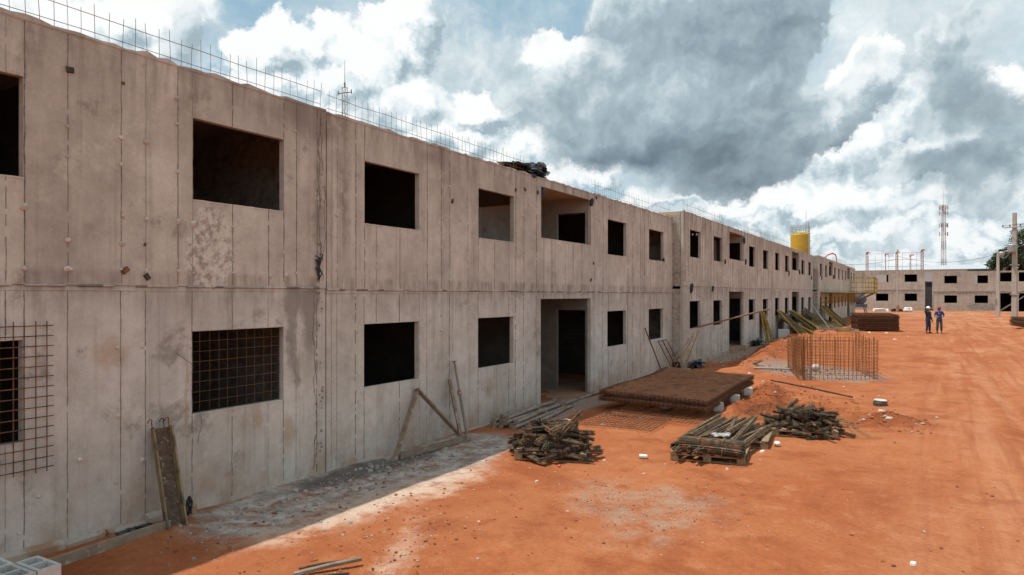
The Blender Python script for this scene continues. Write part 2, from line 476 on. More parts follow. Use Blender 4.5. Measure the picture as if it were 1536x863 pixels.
SEAM = simple('seam_grout', (.13,.108,.090), (.25,.215,.18), 14, .95)
SEAMP = simple('seam_mortar', (.30,.27,.24), (.44,.40,.36), 20, .95)
FOOT = simple('footing_concrete', (.40,.33,.26), (.50,.43,.36), 3, .95, c3=(.34,.20,.12), f3=(.48,.62), sc3=3, bmp=.4, bd=.015)
RUST = simple('rusty_steel', (.135,.060,.030), (.225,.098,.044), 9, .85, c3=(.075,.040,.027), f3=(.5,.62), sc3=5)
RUSTO = simple('orange_rust_steel', (.20,.080,.027), (.31,.122,.038), 9, .85)
RUSTD = simple('dark_rebar_steel', (.036,.027,.018), (.072,.052,.031), 11, .75, c3=(.20,.088,.030), f3=(.48,.64), sc3=8)
TIE = simple('rebar_binding', (.15,.115,.065), (.20,.15,.085), 8, .8)
BROWNB = simple('brown_rebar_steel', (.105,.064,.032), (.215,.128,.060), 13, .8, c3=(.050,.038,.027), f3=(.50,.64), sc3=6)
PROPM = simple('prop_steel', (.22,.17,.135), (.32,.255,.205), 8, .7, c3=(.20,.10,.055), f3=(.52,.64), sc3=5)
WOODP = simple('pallet_wood', (.22,.145,.080), (.33,.235,.140), 5, .9, c3=(.13,.080,.045), f3=(.55,.68), sc3=6, stretch=(8,8,1))
WOODD = simple('weathered_timber', (.19,.135,.095), (.29,.215,.155), 6, .9, c3=(.40,.33,.27), f3=(.56,.68), sc3=7)
CBLK = simple('cement_block', (.46,.45,.425), (.56,.55,.52), 18, .95, bmp=.5, bd=.006)
BLACKP = simple('black_plastic', (.012,.013,.015), (.028,.029,.031), 8, .35)
WHITEP = simple('white_plastic', (.66,.65,.62), (.76,.75,.72), 8, .6)
LIME = simple('plaster_lump', (.48,.43,.37), (.62,.57,.51), 7, .9, bmp=.5, bd=.01)
YEL = simple('yellow_paint', (.36,.235,.028), (.46,.31,.045), 5, .6, c3=(.26,.17,.05), f3=(.55,.66), sc3=5)
YELB = simple('silo_paint', (.52,.33,.018), (.58,.38,.028), 2, .45)
PLYD = simple('form_ply', (.075,.062,.050), (.135,.112,.088), 5, .8, c3=(.23,.20,.17), f3=(.55,.66), sc3=3)
GALV = simple('grey_steel', (.30,.31,.31), (.40,.41,.41), 6, .5, .3)
REDP = simple('red_paint', (.52,.05,.025), (.62,.085,.05), 5, .5)
WHITEM = simple('white_paint', (.72,.72,.71), (.80,.80,.79), 5, .5)
BLUEP = simple('blue_tarp', (.035,.075,.15), (.055,.11,.20), 6, .6, c3=(.10,.15,.2), f3=(.56,.66))
POLE = simple('pole_concrete', (.36,.32,.275), (.44,.40,.345), 4, .9)
METW = simple('pale_cladding', (.60,.64,.66), (.66,.70,.72), 3, .5)
MASON = simple('dark_masonry', (.10,.095,.09), (.15,.14,.13), 5, .9)

# ------------------------------------------------------------------ ground
def gz(x, y):
    """height of the bare ground"""
    z = .0046*max(0, y - 16)
    q = Vector((x, y, 0))
    z += .05*mn.noise(q*.35) + .022*mn.noise(q*1.1) + .008*mn.noise(q*3.1)
    # spoil ridge along the wall
    def hill(cx, cy, rx, ry, h, ang=0):
        c, s = math.cos(ang), math.sin(ang)
        u = ((x-cx)*c + (y-cy)*s)/rx; v = (-(x-cx)*s + (y-cy)*c)/ry
        r2 = u*u + v*v
        return h*math.exp(-r2*1.4) if r2 < 6 else 0
    lump = 1 + .35*mn.noise(q*1.7) + .2*mn.noise(q*4)
    e = hill(2.3, 34, 1.05, 5.5, .48, .06) + hill(2.1, 41.5, 1.2, 4, .38) + hill(2.6, 28.5, .9, 3, .26) + hill(2.3, 49, 1.1, 4, .30)
    e += hill(4.45, 19.3, .42, 2.2, .34, .15) + hill(4.2, 16.9, .32, 1.3, .20)
    e += hill(7.3, 16.9, .8, .55, .26, .2) + hill(5.6, 19.0, 1.0, .35, .12, 1.4)
    e += hill(4.0, 47, 1.5, 2.2, .25) + hill(3.4, 52, 1.5, 1.5, .22)
    e += hill(14.5, 55, 1.6, 9, .35, -.05)
    e -= hill(5.9, 17.5, 1.35, 1.5, .42)
    e -= hill(5.2, 15.8, .5, .8, .06)
    z += e*lump
    z -= .05*hill(.9, 8.5, .9, 3, 1)
    # wheel ruts along the site road
    if 8.0 < x < 16:
        cx = x - .035*(y-10) - .25*math.sin(y*.09)
        rut = sum(math.exp(-((cx-c)/.16)**2) for c in (9.3, 10.9, 11.9, 13.4))
        z -= .06*rut*(1 + .5*mn.noise(Vector((x*.5, y*.6, 3))))
    return z

def axis(lo, hi, fine_lo, fine_hi, st, grow=1.12):
    a = list(np.arange(fine_lo, fine_hi + 1e-6, st))
    s_, v = st, fine_hi
    while v < hi:
        s_ *= grow; v += s_; a.append(v)
    s_, v = st, fine_lo
    while v > lo:
        s_ *= grow; v -= s_; a.insert(0, v)
    return a
gx = axis(-1500, 1500, -.6, 10.5, .075)
gy = axis(-1500, 2500, 3.2, 24, .075, 1.02)
gv = [(x, y, gz(x, y)) for y in gy for x in gx]
nx_, ny_ = len(gx), len(gy)
gf = [(j*nx_+i, j*nx_+i+1, (j+1)*nx_+i+1, (j+1)*nx_+i) for j in range(ny_-1) for i in range(nx_-1)]
gme = bpy.data.meshes.new('ground'); gme.from_pydata(gv, [], gf)
gme.polygons.foreach_set('use_smooth', [True]*len(gme.polygons))
m, nt, b = new_mat('red_soil')
p = pos(nt); px, py, pz = xyz(nt, p)
pw = nt.vmath('ADD', p, nt.vmath('SCALE', nt.vmath('SUBTRACT', nt.noise(p, .9, 7, .65, out='Color'), (.5,.5,.5)), scale=1.6))
pw2 = nt.vmath('ADD', p, nt.vmath('SCALE', nt.vmath('SUBTRACT', nt.noise(p, 2.6, 7, .7, out='Color'), (.5,.5,.5)), scale=.9))
n1 = nt.noise(p, .33, 6, .6); n2 = nt.noise(p, 2.4, 8, .68); n3 = nt.noise(p, 17, 5, .7); n4 = nt.noise(p, 75, 3, .7)
col = nt.mix(nt.step(n1, .32, .66), (.325,.101,.038), (.380,.138,.058))
col = nt.mix(nt.math('MULTIPLY', nt.step(n2, .50, .70), .75), col, (.420,.175,.082))
col = nt.mix(nt.math('MULTIPLY', nt.step(n2, .47, .30), .7), col, (.245,.074,.028))
# pale dust dragged along the road
rd = nt.noise(nt.scl(p, (1.6, .16, 1)), 1.0, 6, .65)
road = nt.step(px, 6.5, 9.5)
col = nt.mix(nt.math('MULTIPLY', nt.math('MULTIPLY', nt.step(rd, .42, .66), road), .55), col, (.46,.225,.12))
fark = nt.math('MULTIPLY', nt.step(py, 45, 110), nt.step(nt.noise(nt.scl(p, (.25,1,1)), .35, 5, .6), .44, .58))
col = nt.mix(nt.math('MULTIPLY', fark, .5), col, (.52,.36,.25))
n7 = nt.noise(nt.vmath('ADD', p, (4, 1, 7)), .95, 6, .66)
col = nt.mix(nt.math('MULTIPLY', nt.step(n7, .50, .66), .65), col, (.245,.070,.026))
str_ = nt.noise(nt.scl(p, (3.4, .12, 1)), 1.3, 5, .6)
col = nt.mix(nt.math('MULTIPLY', nt.math('MULTIPLY', nt.step(str_, .50, .66), road), .6), col, (.27,.085,.034))
# fresh darker earth in the dug hollow and on the spoil
dug = nt.blobs(pw2, [((5.7,17.5),(2.2,2.2)), ((4.4,18.5),(.9,3.0)), ((7.3,16.9),(1.4,1.0)), ((2.3,33),(1.6,8.0))])
col = nt.mix(nt.math('MULTIPLY', nt.step(dug, .10, .5), .85), col, nt.mix(nt.step(n2, .35, .65), (.185,.052,.019), (.285,.088,.033)))
# pale ash spill and dark charcoal at the foot of the wall
ash = nt.blobs(pw2, [((.8,8.3),(1.7,3.6)), ((.9,6.4),(1.2,2.2)), ((.8,10.2),(1.1,1.9)), ((1.2,7.6),(1.0,2.4))])
n7b = nt.noise(nt.vmath('ADD', p, (9, 4, 2)), 3.2, 8, .74)
ashm = nt.math('MULTIPLY', nt.math('MULTIPLY', nt.step(ash, .12, .62), nt.step(n2, .26, .56)), .92)
col = nt.mix(ashm, col, nt.mix(nt.step(n7b, .36, .66), (.29,.255,.225), (.60,.565,.52)))
blk = nt.blobs(pw2, [((.35,7.9),(.5,2.2)), ((.5,9.3),(.4,.9))])
col = nt.mix(nt.math('MULTIPLY', nt.step(blk, .25, .6), .75), col, (.10,.09,.085))
lime = nt.blobs(pw2, [((1.75,6.9),(.75,2.3)), ((2.05,8.3),(.6,1.6)), ((1.55,5.6),(.5,1.4)), ((2.9,6.2),(.35,1.8), .5, .45), ((3.4,5.3),(.35,1.3), .4, .45)])
col = nt.mix(nt.math('MULTIPLY', nt.math('MULTIPLY', nt.step(lime, .10, .85), nt.step(n2, .30, .62)), .85), col, (.56,.40,.30))
sill = nt.blobs(pw2, [((.55,15.6),(1.0,2.6)), ((.7,13.2),(.8,1.4)), ((.9,31),(1.2,5)), ((.9,40),(1.0,7))])
col = nt.mix(nt.math('MULTIPLY', nt.step(sill, .2, .5), .75), col, nt.mix(nt.step(n3, .3, .7), (.28,.22,.18), (.40,.34,.29)))
grav = nt.blobs(pw, [((5.1,25.8),(2.9,2.6)), ((4.0,27.2),(2.2,2.2)), ((5.9,24.4),(1.6,1.2))])
col = nt.mix(nt.math('MULTIPLY', nt.step(nt.math('ADD', grav, nt.math('MULTIPLY', nt.math('SUBTRACT', n2, .5), .6)), .22, .60), .68), col, nt.mix(nt.step(n4, .35, .65), (.15,.135,.12), (.34,.31,.28)))
gr2 = nt.blobs(pw, [((4.9,8.6),(1.3,1.2)), ((4.6,9.2),(1.4,.8)), ((5.1,7.6),(.8,1.1))])
col = nt.mix(nt.math('MULTIPLY', nt.math('MULTIPLY', nt.step(gr2, .0, .8), nt.step(n2, .35, .65)), .7), col, nt.mix(nt.step(n4, .4, .6), (.24,.165,.12), (.40,.31,.245)))
scuff = nt.blobs(pw, [((3.2,7.4),(1.4,2.2)), ((2.6,5.4),(1.6,1.8))])
col = nt.mix(nt.math('MULTIPLY', nt.math('MULTIPLY', nt.step(scuff, .15, .6), nt.step(n3, .50, .66)), .55), col, (.20,.075,.035))
# grains
col = nt.mix(1, col, nt.ramp(n3, [(.25, (.80,.78,.76)), (.75, (1.16,1.15,1.14))]), 'MULTIPLY')
col = nt.mix(1, col, nt.ramp(n4, [(.25, (.86,.85,.84)), (.75, (1.12,1.12,1.12))]), 'MULTIPLY')
spk = nt.vor(p, 22)
spm = nt.math('MULTIPLY', nt.step(spk, .13, .07), nt.step(nt.noise(p, 1.3, 4, .6), .5, .62))
col = nt.mix(nt.math('MULTIPLY', spm, .7), col, (.56,.40,.30))
nt.put(b.inputs['Base Color'], col); b.inputs['Roughness'].default_value = .95; b.inputs['Specular IOR Level'].default_value = .12
h = nt.math('ADD', nt.math('MULTIPLY', n2, 1.0), nt.math('ADD', nt.math('MULTIPLY', n3, .35), nt.math('MULTIPLY', n4, .14)))
bump(nt, b, h, .75, .06)
gme.materials.append(m)
gro = link(bpy.data.objects.new('ground', gme)); tag(gro, kind='structure')
# ------------------------------------------------------------------ the two-storey apartment blocks
TH = .10
def sw(px, off=0.0):        # metres along the facade of a seam read at bearing px
    return (CAM.x - off)/math.tan(YAW - math.atan((px-768)/1024))

def wall_sheet(mb, s0, s1, z0, z1, holes, seams, g, x=0.0, jag=0.0):
    """front wall of one storey: outer face at x, cells between seams with their own tint, reveals round the holes.
    holes: (sa, sb, za, zb)"""
    ss = sorted(set([s0, s1] + [h[0] for h in holes] + [h[1] for h in holes] + [q for q in seams if s0 < q < s1]))
    zs = sorted(set([z0, z1] + [h[2] for h in holes] + [h[3] for h in holes]))
    for i in range(len(ss)-1):
        a, c = ss[i], ss[i+1]
        mid = (a+c)/2
        t = g.uniform(.15, .9)
        for k in range(len(zs)-1):
            u, v = zs[k], zs[k+1]
            if any(h[0] < mid < h[1] and h[2] < (u+v)/2 < h[3] for h in holes): continue
            mb.quad((x, a, u), (x, c, u), (x, c, v), (x, a, v), 0, t)
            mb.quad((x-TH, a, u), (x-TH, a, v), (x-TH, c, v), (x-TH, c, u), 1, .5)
    for sa, sb, za, zb in holes:
        mb.quad((x, sa, za), (x-TH, sa, za), (x-TH, sa, zb), (x, sa, zb), 0, .4)
        mb.quad((x, sb, za), (x, sb, zb), (x-TH, sb, zb), (x-TH, sb, za), 0, .4)
        if za > z0 + .01: mb.quad((x, sa, za), (x, sb, za), (x-TH, sb, za), (x-TH, sa, za), 0, .55)
        mb.quad((x, sa, zb), (x-TH, sa, zb), (x-TH, sb, zb), (x, sb, zb), 0, .35)
    # end caps
    mb.quad((x, s0, z0), (x, s0, z1), (x-TH, s0, z1), (x-TH, s0, z0), 0, .5)
    mb.quad((x, s1, z0), (x-TH, s1, z0), (x-TH, s1, z1), (x, s1, z1), 0, .5)

def seam_strip(mb, s, za, zb, x, g, mi, wd=.011, gap=.10):
    """ragged fin or groove of grout left between two form panels"""
    z = za
    n = max(2, int((zb-za)/.055))
    dz = (zb-za)/n
    ph = g.uniform(0, 50)
    for i in range(n):
        if g.random() < gap: continue
        o0 = .006*mn.noise(Vector((ph, (za+i*dz)*5, 0))); o1 = .006*mn.noise(Vector((ph, (za+(i+1)*dz)*5, 0)))
        w0 = wd*g.uniform(.45, 1.1); e = .004 + .007*g.random()
        a0, a1 = s+o0-w0/2, s+o0+w0/2
        b0, b1 = s+o1-w0/2, s+o1+w0/2
        z0_, z1_ = za+i*dz, za+(i+1)*dz
        vs = [(x+.001,a0,z0_),(x+e,(a0+a1)/2,z0_),(x+.001,a1,z0_),(x+.001,b0,z1_),(x+e,(b0+b1)/2,z1_),(x+.001,b1,z1_)]
        mb.add(vs, [(0,1,4,3),(1,2,5,4),(0,2,1),(3,4,5)], mi)

def ragged_ledge(mb, s0, s1, z, x, g, hmin, hmax, out, mi, step=.09, drop=0.0):
    """broken lip of concrete: little wedges of uneven height along a horizontal line"""
    n = int((s1-s0)/step)
    ds = (s1-s0)/n
    hs = [g.uniform(hmin, hmax)*(.5 + .9*abs(mn.noise(Vector((i*.23, z, s0))))) for i in range(n+1)]
    os_ = [out*g.uniform(.4, 1.0) for i in range(n+1)]
    for i in range(n):
        a, c = s0+i*ds, s0+(i+1)*ds
        vs = [(x+.002, a, z-drop), (x+os_[i], a, z-drop*.5), (x+os_[i]*.6, a, z+hs[i]), (x-.03, a, z+hs[i]*.9),
              (x+.002, c, z-drop), (x+os_[i+1], c, z-drop*.5), (x+os_[i+1]*.6, c, z+hs[i+1]), (x-.03, c, z+hs[i+1]*.9)]
        if isinstance(mi, tuple) and g.random() < .12: continue
        mb.add(vs, [(0,4,5,1),(1,5,6,2),(2,6,7,3),(3,7,4,0),(0,1,2,3),(4,7,6,5)], g.choice(mi) if isinstance(mi, tuple) else mi)

SILL1, HEAD1, JOINT, SILL2, HEAD2, TOP = 1.24, 2.31, 2.88, 4.00, 5.05, 5.66
bar_mesh = None
def starter_mesh():
    mb = MB(); mb.tube([(0,0,-.05),(0,0,.2),(.004,.004,.40)], .0030, 4, 0, True)
    return mb.mesh('starter_bar', RUST)

def block(label, s0, s1, wins, balc, z0=0, x=0.0, seams=(), seed=1, depth=6.5, bars=True, fine=True, rec=2.2, door_w=.9):
    """wins: (sa, sb); balc: (sa, sb)"""
    global bar_mesh
    g = random.Random(seed)
    root = empty('apartment_block', (x, s0, z0), (0,0,0), label, 'apartment building', 'long row of two storey concrete blocks')
    L = s1 - s0
    W = [(a-s0, c-s0) for a, c in wins]
    bs = [(a-s0, c-s0) for a, c in balc]
    sm = [q-s0 for q in seams]
    # lower and upper front walls
    lo = MB()
    holes = [(a, c, SILL1, HEAD1) for a, c in W] + [(a, c, 0, 2.70) for a, c in bs]
    zoff = -.5
    wall_sheet(lo, 0, L, zoff, JOINT, [(a,c,(zoff if u == 0 else u),v) for a,c,u,v in holes], sm, g)
    up = MB()
    uh = [(a, c, SILL2, HEAD2) for a, c in W] + [(a, c, 4.20, 5.46) for a, c in bs]
    wall_sheet(up, 0, L, JOINT+.004, TOP, uh, sm, g, x=.012)
    if fine:
        for q in sm:
            for mbx, za, zb, hl, xx in ((lo, .05, JOINT-.05, holes, 0), (up, JOINT+.03, TOP-.02, uh, .012)):
                inh = [h for h in hl if h[0] <= q <= h[1]]
                segs = [(za, zb)]
                for h in inh:
                    segs = [(za, h[2]), (h[3], zb)]
                for a, c in segs:
                    if c - a < .1: continue
                    light = g.random() < .35
                    if g.random() < .10: continue
                    seam_strip(mbx, q, a, c, xx, g, 3 if light else 2, wd=g.choice((.008,.011,.015)), gap=g.choice((0,.03,.10,.2)))
        ragged_ledge(up, 0, L, TOP, .012, g, .0, .06, .016, 0, .13, .03)
    ragged_ledge(up, 0, L, JOINT+.006, .012, g, .004, .024, .022, (0,0,3,2), .13, .02)
    if fine:
        ragged_ledge(lo, 0, L, JOINT-.05, 0, g, .0, .045, .012, 0, .21, .01)
        for hl, mbx, xx in ((holes, lo, 0), (uh, up, .012)):
            for a, c, u, v in hl:
                if u > .1: ragged_ledge(mbx, a-.01, c+.01, u-.004, xx, g, .0, .012, .007, 0, .08, .02)
                ragged_ledge(mbx, a-.01, c+.01, v+.012, xx, g, -.016, .006, .006, 0, .07, .016)
    for a, c in bs:
        pass
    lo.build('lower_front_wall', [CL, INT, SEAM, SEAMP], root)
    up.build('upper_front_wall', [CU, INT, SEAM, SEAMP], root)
    # slabs
    sl = MB(); sl.box((-depth, .002, JOINT-.11), (-TH-.002, L-.002, JOINT-.01))
    sl.build('floor_slab', REC, root)
    gs = MB(); gs.box((-depth, .002, -.4), (-TH-.002, L-.002, .045)); 
    gs.build('ground_slab', DUST, root)
    for a, c in bs:
        es = MB(); es.box((-TH-.001, a+.002, -.4), (.07, c-.002, .04), jit=.004); es.build('entrance_step', DUST, root)
    rf = MB()
    cuts = sorted(bs)
    last = .002
    rf.box((-depth, .002, TOP-.11), (-TH-.002, L-.002, TOP-.004))
    rf.build('roof_slab', SOFF, root)
    # rear and side walls, partitions
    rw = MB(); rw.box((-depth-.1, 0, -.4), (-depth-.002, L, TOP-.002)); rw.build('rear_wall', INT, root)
    for q in (.002, L-.102):
        wl_ = MB(); wl_.box((-depth, q, -.4), (-TH-.001, q+.1, TOP-.112)); wl_.build('side_wall', RAW, root)
    for a, c in bs:
        for (zl, zh, hd, gate) in ((.047, JOINT-.112, 2.36, 0), (JOINT-.008, TOP-.112, JOINT+2.25, 1)):
            back = MB(); back.box((-rec-.1, a-.1, zl), (-rec, c+.1, zh)); back.build('recess_wall', REC if gate else REC_SHADED, root)
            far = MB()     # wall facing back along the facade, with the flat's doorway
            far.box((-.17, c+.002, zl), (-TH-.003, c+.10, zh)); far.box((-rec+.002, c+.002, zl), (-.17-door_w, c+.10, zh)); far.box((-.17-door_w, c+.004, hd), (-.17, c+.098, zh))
            far.build('recess_wall', REC if gate else REC_SHADED, root)
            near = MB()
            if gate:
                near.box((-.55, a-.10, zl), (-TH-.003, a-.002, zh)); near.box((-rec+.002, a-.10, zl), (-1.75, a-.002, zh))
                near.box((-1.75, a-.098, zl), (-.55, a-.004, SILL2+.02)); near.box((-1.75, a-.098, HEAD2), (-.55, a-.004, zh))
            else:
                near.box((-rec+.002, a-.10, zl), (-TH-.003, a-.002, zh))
            near.build('recess_wall', REC if gate else REC_SHADED, root)
    pz = []
    mids = sorted(W + bs)
    for (a, c), (a2, c2) in zip(mids, mids[1:]):
        if (a, c) in bs or (a2, c2) in bs: continue
        pz.append((c + a2)/2)
    for q in pz + [c + 1.0 for a, c in bs if False]:
        pw_ = MB(); pw_.box((-depth+.002, q-.05, .047), (-TH-.003, q+.05, JOINT-.112)); pw_.box((-depth+.002, q-.05, JOINT-.008), (-TH-.003, q+.05, TOP-.112))
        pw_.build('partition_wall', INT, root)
    # starter bars along the roof edge
    if bars:
        if bar_mesh is None: bar_mesh = starter_mesh()
        q = .1; k = 0
        skip = [(a-.7, c+.1) for a, c in bs]
        runs = []
        while q < L - .05:
            if not any(a < q < c for a, c in skip):
                o = bpy.data.objects.new('starter_bar', bar_mesh); link(o); o.parent = root
                o.location = (-.05, q, TOP); o.rotation_euler = (g.gauss(0,.035), g.gauss(0,.035), g.uniform(0,6))
                o.scale = (1, 1, g.uniform(.85, 1.12)*(1.12 if k % 9 == 4 else 1))
                k += 1
                q += .145*g.uniform(.92, 1.08)*(1 if fine else 2.2)
            else:
                q += .145
        lim = sorted([0, L] + [v for ab in skip for v in ab])
        for i in range(0, len(lim)-1, 2):
            for hz_, rr in ((.29, .0042), (.09, .004)):
                tb = MB(); n = max(2, int((lim[i+1]-lim[i])/.7))
                tb.tube([(-.042, lim[i]+.05+(lim[i+1]-lim[i]-.1)*j/n, TOP+hz_+g.uniform(-.012,.012)) for j in range(n+1)], rr, 4)
                tb.build('tie_bar', RUST, root)
    return root

# seams and openings read off the facade, metres along it
seA = [sw(q) for q in (-60,-20, 8, 36,101,181,218,266,288,348,402,425,444,475)]
seB = [sw(q) for q in (497,505,533,546,564,599,629,640,661,674,701,717,741,763,773,785,804,815,827,832,847,859,872,891,904,913,930,941,949,960,966,975,985,994,1001)]
B0, B1 = 7.68, 24.92
seamsB = seB
def mirrored(s0, L):      # the same form panels in the other blocks
    return [s0 + (q - B0)*L/(B1-B0) for q in seB]
winB = [(8.52, 9.97), (11.94, 13.39), (18.81, 20.30), (22.37, 23.88)]
balB = [(14.69, 17.62)]
blkA = block('nearest concrete block, before the cracked joint, with rebar mesh over two openings', -9.6, 7.655, [(-7.9,-6.4),(-4.3,-2.8),(2.0,3.46),(5.38,6.84)], [(-1.6,1.2)], seams=seA, seed=3)
blkB = block('middle block of the row with the first open balcony above a tall dark entrance', B0, B1, winB, balB, z0=-.025, seams=seamsB, seed=5)
def rep(label, s0, x, z0, seed, fine):
    dd = s0 - B0
    return block(label, s0, s0 + (B1-B0), [(a+dd, c+dd) for a, c in winB], [(a+dd, c+dd) for a, c in balB], z0=z0, x=x, seams=mirrored(s0, B1-B0), seed=seed, fine=fine)
blkC = rep('block stepping forward past the leaning frames, a long tube sticking out its window', 24.95, .40, .22, 8, True)
blkD = rep('block in the middle distance with yellow form panels leaning on its foot', 42.45, .40, .26, 9, False)
blkE = rep('block stepping forward where the yellow catwalk begins', 59.85, .80, .28, 10, False)
blkF = rep('farthest block of the row, behind the yellow catwalk railing', 77.15, .80, .30, 11, False)
# ------------------------------------------------------------------ loose things on the site
def on(x, y, dz=0): return (x, y, gz(x, y) + dz)
def grid_panel(wd, ht, sx, sz, r, n=5, g=None, over=.05, bend=None):
    """welded mesh: wd along x, ht along y, cross bars lie on the long ones"""
    mb = MB()
    nx = int(round(wd/sx)); nz = int(round(ht/sz))
    f = bend or (lambda u, v: 0)
    K = 1 if bend is None else 8
    for i in range(nx+1):
        x = wd*i/nx; j = g.uniform(-.01,.01) if g else 0
        mb.tube([(x+j, -over+(ht+2*over)*k/K, f(x, ht*k/K)) for k in range(K+1)], r, n, 0, True)
    for i in range(nz+1):
        y = ht*i/nz
        mb.tube([(-over+(wd+2*over)*k/K, y, f(wd*k/K, y)+2*r) for k in range(K+1)], r, n, 0, True)
    return mb

g = random.Random(21)
# --- mesh panels over the two near ground floor openings
o = grid_panel(1.86, 1.5, .108, .108, .0058, 5, g).build('rebar_mesh_panel', RUST, None, (.035, 1.82, .95), (PI/2, 0, PI/2))
tag(o, 'rusty rebar mesh panel hung on the wall beside the leftmost ground floor opening', 'rebar mesh', 'mesh panels over openings')
o = grid_panel(1.44, 1.05, .145, .13, .0030, 4, g, 0).build('rebar_mesh_panel', RUST, None, (-.075, 5.39, 1.25), (PI/2, 0, PI/2))
tag(o, 'thin rebar mesh panel filling the second ground floor opening from the left', 'rebar mesh', 'mesh panels over openings')

# --- channel shaped form leaning on the wall
r_ = empty('formwork_channel', on(.40, 4.88, -.02), (0, 0, 0), 'mud caked steel channel form with hooks, leaning against the near wall', 'formwork channel')
ax = Vector((-.33, .02, 1.17)).normalized(); side = Vector((.12, 1, 0)).normalized(); out = side.cross(ax)*1
def ch(u, v, h): return side*u + out*(-v) + ax*h
mb = MB(); LN = 1.19
def slab(mb, u0, u1, v0, v1, h0, h1, mi=0):
    vs = [ch(u, v, h) for h in (h0, h1) for u, v in ((u0,v0),(u1,v0),(u1,v1),(u0,v1))]
    mb.add(vs, [(0,3,2,1),(4,5,6,7),(0,1,5,4),(1,2,6,5),(2,3,7,6),(3,0,4,7)], mi)
MUD = simple('dried_mud_steel', (.085,.055,.038), (.15,.105,.075), 14, .9, c3=(.30,.24,.185), f3=(.58,.66), sc3=20, bmp=.7, bd=.01)
CHY = simple('worn_yellow_steel', (.20,.15,.075), (.28,.215,.115), 7, .8, c3=(.13,.085,.055), f3=(.5,.62), sc3=6)
slab(mb, -.10, .10, 0, .008, 0, LN); mb.build('web', MUD, r_)
for u0, u1 in ((-.108,-.10), (.10,.108)):
    mb = MB(); slab(mb, u0, u1, -.085, .008, 0, LN+.01)
    e = -.013 if u0 < 0 else .013
    slab(mb, min(u0, u0+e), max(u1, u1+e), -.097, -.086, 0, LN+.01)
    for k in range(9): slab(mb, u0-.004, u1+.004, -.055, -.035, .08+k*.13, .105+k*.13)
    mb.build('flange', CHY, r_)
for u in (-.10, .04, .10):
    mb = MB(); mb.tube([ch(u,-.03,LN-.1), ch(u,-.03,LN+.07), ch(u+.0,-.05,LN+.10), ch(u-.025,-.07,LN+.11), ch(u-.05,-.07,LN+.10), ch(u-.06,-.06,LN+.07)], .0065, 6)
    mb.build('lifting_hook', RUST, r_)
mb = MB(); mb.lathe([(.012,0),(.012,.06),(.02,.065),(.02,.075)], 8, (-.02, -.05, .02)); mb.build('clamp_pin', GALV, r_)

# --- hollow cement blocks in the near corner
def cement_block_mesh():
    mb = MB(); L, Wd, H, t = .39, .19, .19, .032
    xs = [0, t, L/2-t/2, L/2+t/2, L-t, L]; ys = [0, t, Wd-t, Wd]
    def solid(i, k): return not (k == 1 and i in (1, 3))
    for i in range(5):
        for k in range(3):
            if not solid(i, k): continue
            a, c, u, v = xs[i], xs[i+1], ys[k], ys[k+1]
            mb.quad((a,u,H),(c,u,H),(c,v,H),(a,v,H)); mb.quad((a,u,0),(a,v,0),(c,v,0),(c,u,0))
    mb.quad((0,0,0),(L,0,0),(L,0,H),(0,0,H)); mb.quad((L,0,0),(L,Wd,0),(L,Wd,H),(L,0,H)); mb.quad((L,Wd,0),(0,Wd,0),(0,Wd,H),(L,Wd,H)); mb.quad((0,Wd,0),(0,0,0),(0,0,H),(0,Wd,H))
    for i in (1, 3):
        a, c, u, v = xs[i], xs[i+1], ys[1], ys[2]
        mb.quad((a,u,0),(a,u,H),(c,u,H),(c,u,0)); mb.quad((c,u,0),(c,u,H),(c,v,H),(c,v,0)); mb.quad((c,v,0),(c,v,H),(a,v,H),(a,v,0)); mb.quad((a,v,0),(a,v,H),(a,u,H),(a,u,0))
        mb.quad((a,u,.06),(c,u,.06),(c,v,.06),(a,v,.06))
    return mb.mesh('hollow_block', CBLK)
cbm = cement_block_mesh()
cx0, cy0 = 1.14, 2.50
for k, (dx, dy, dz, rz) in enumerate([(0,0,0,.02),(0,.20,0,-.02),(-.40,0,0,.03),(-.40,.20,0,.0),(.01,.41,0,.01),
                                      (0,.01,.192,-.02),(-.02,.21,.192,.03),(-.41,.01,.192,.0),(-.41,.215,.192,.01),(-.03,.415,.192,.03)]):
    o = link(bpy.data.objects.new('hollow_block', cbm)); o.location = (cx0+dx, cy0+dy, gz(cx0, cy0)+.0+dz); o.rotation_euler = (0,0,rz)
    tag(o, 'grey hollow cement block in the small stack in the near corner below the wall', 'cement block', 'hollow blocks stacked near the wall')

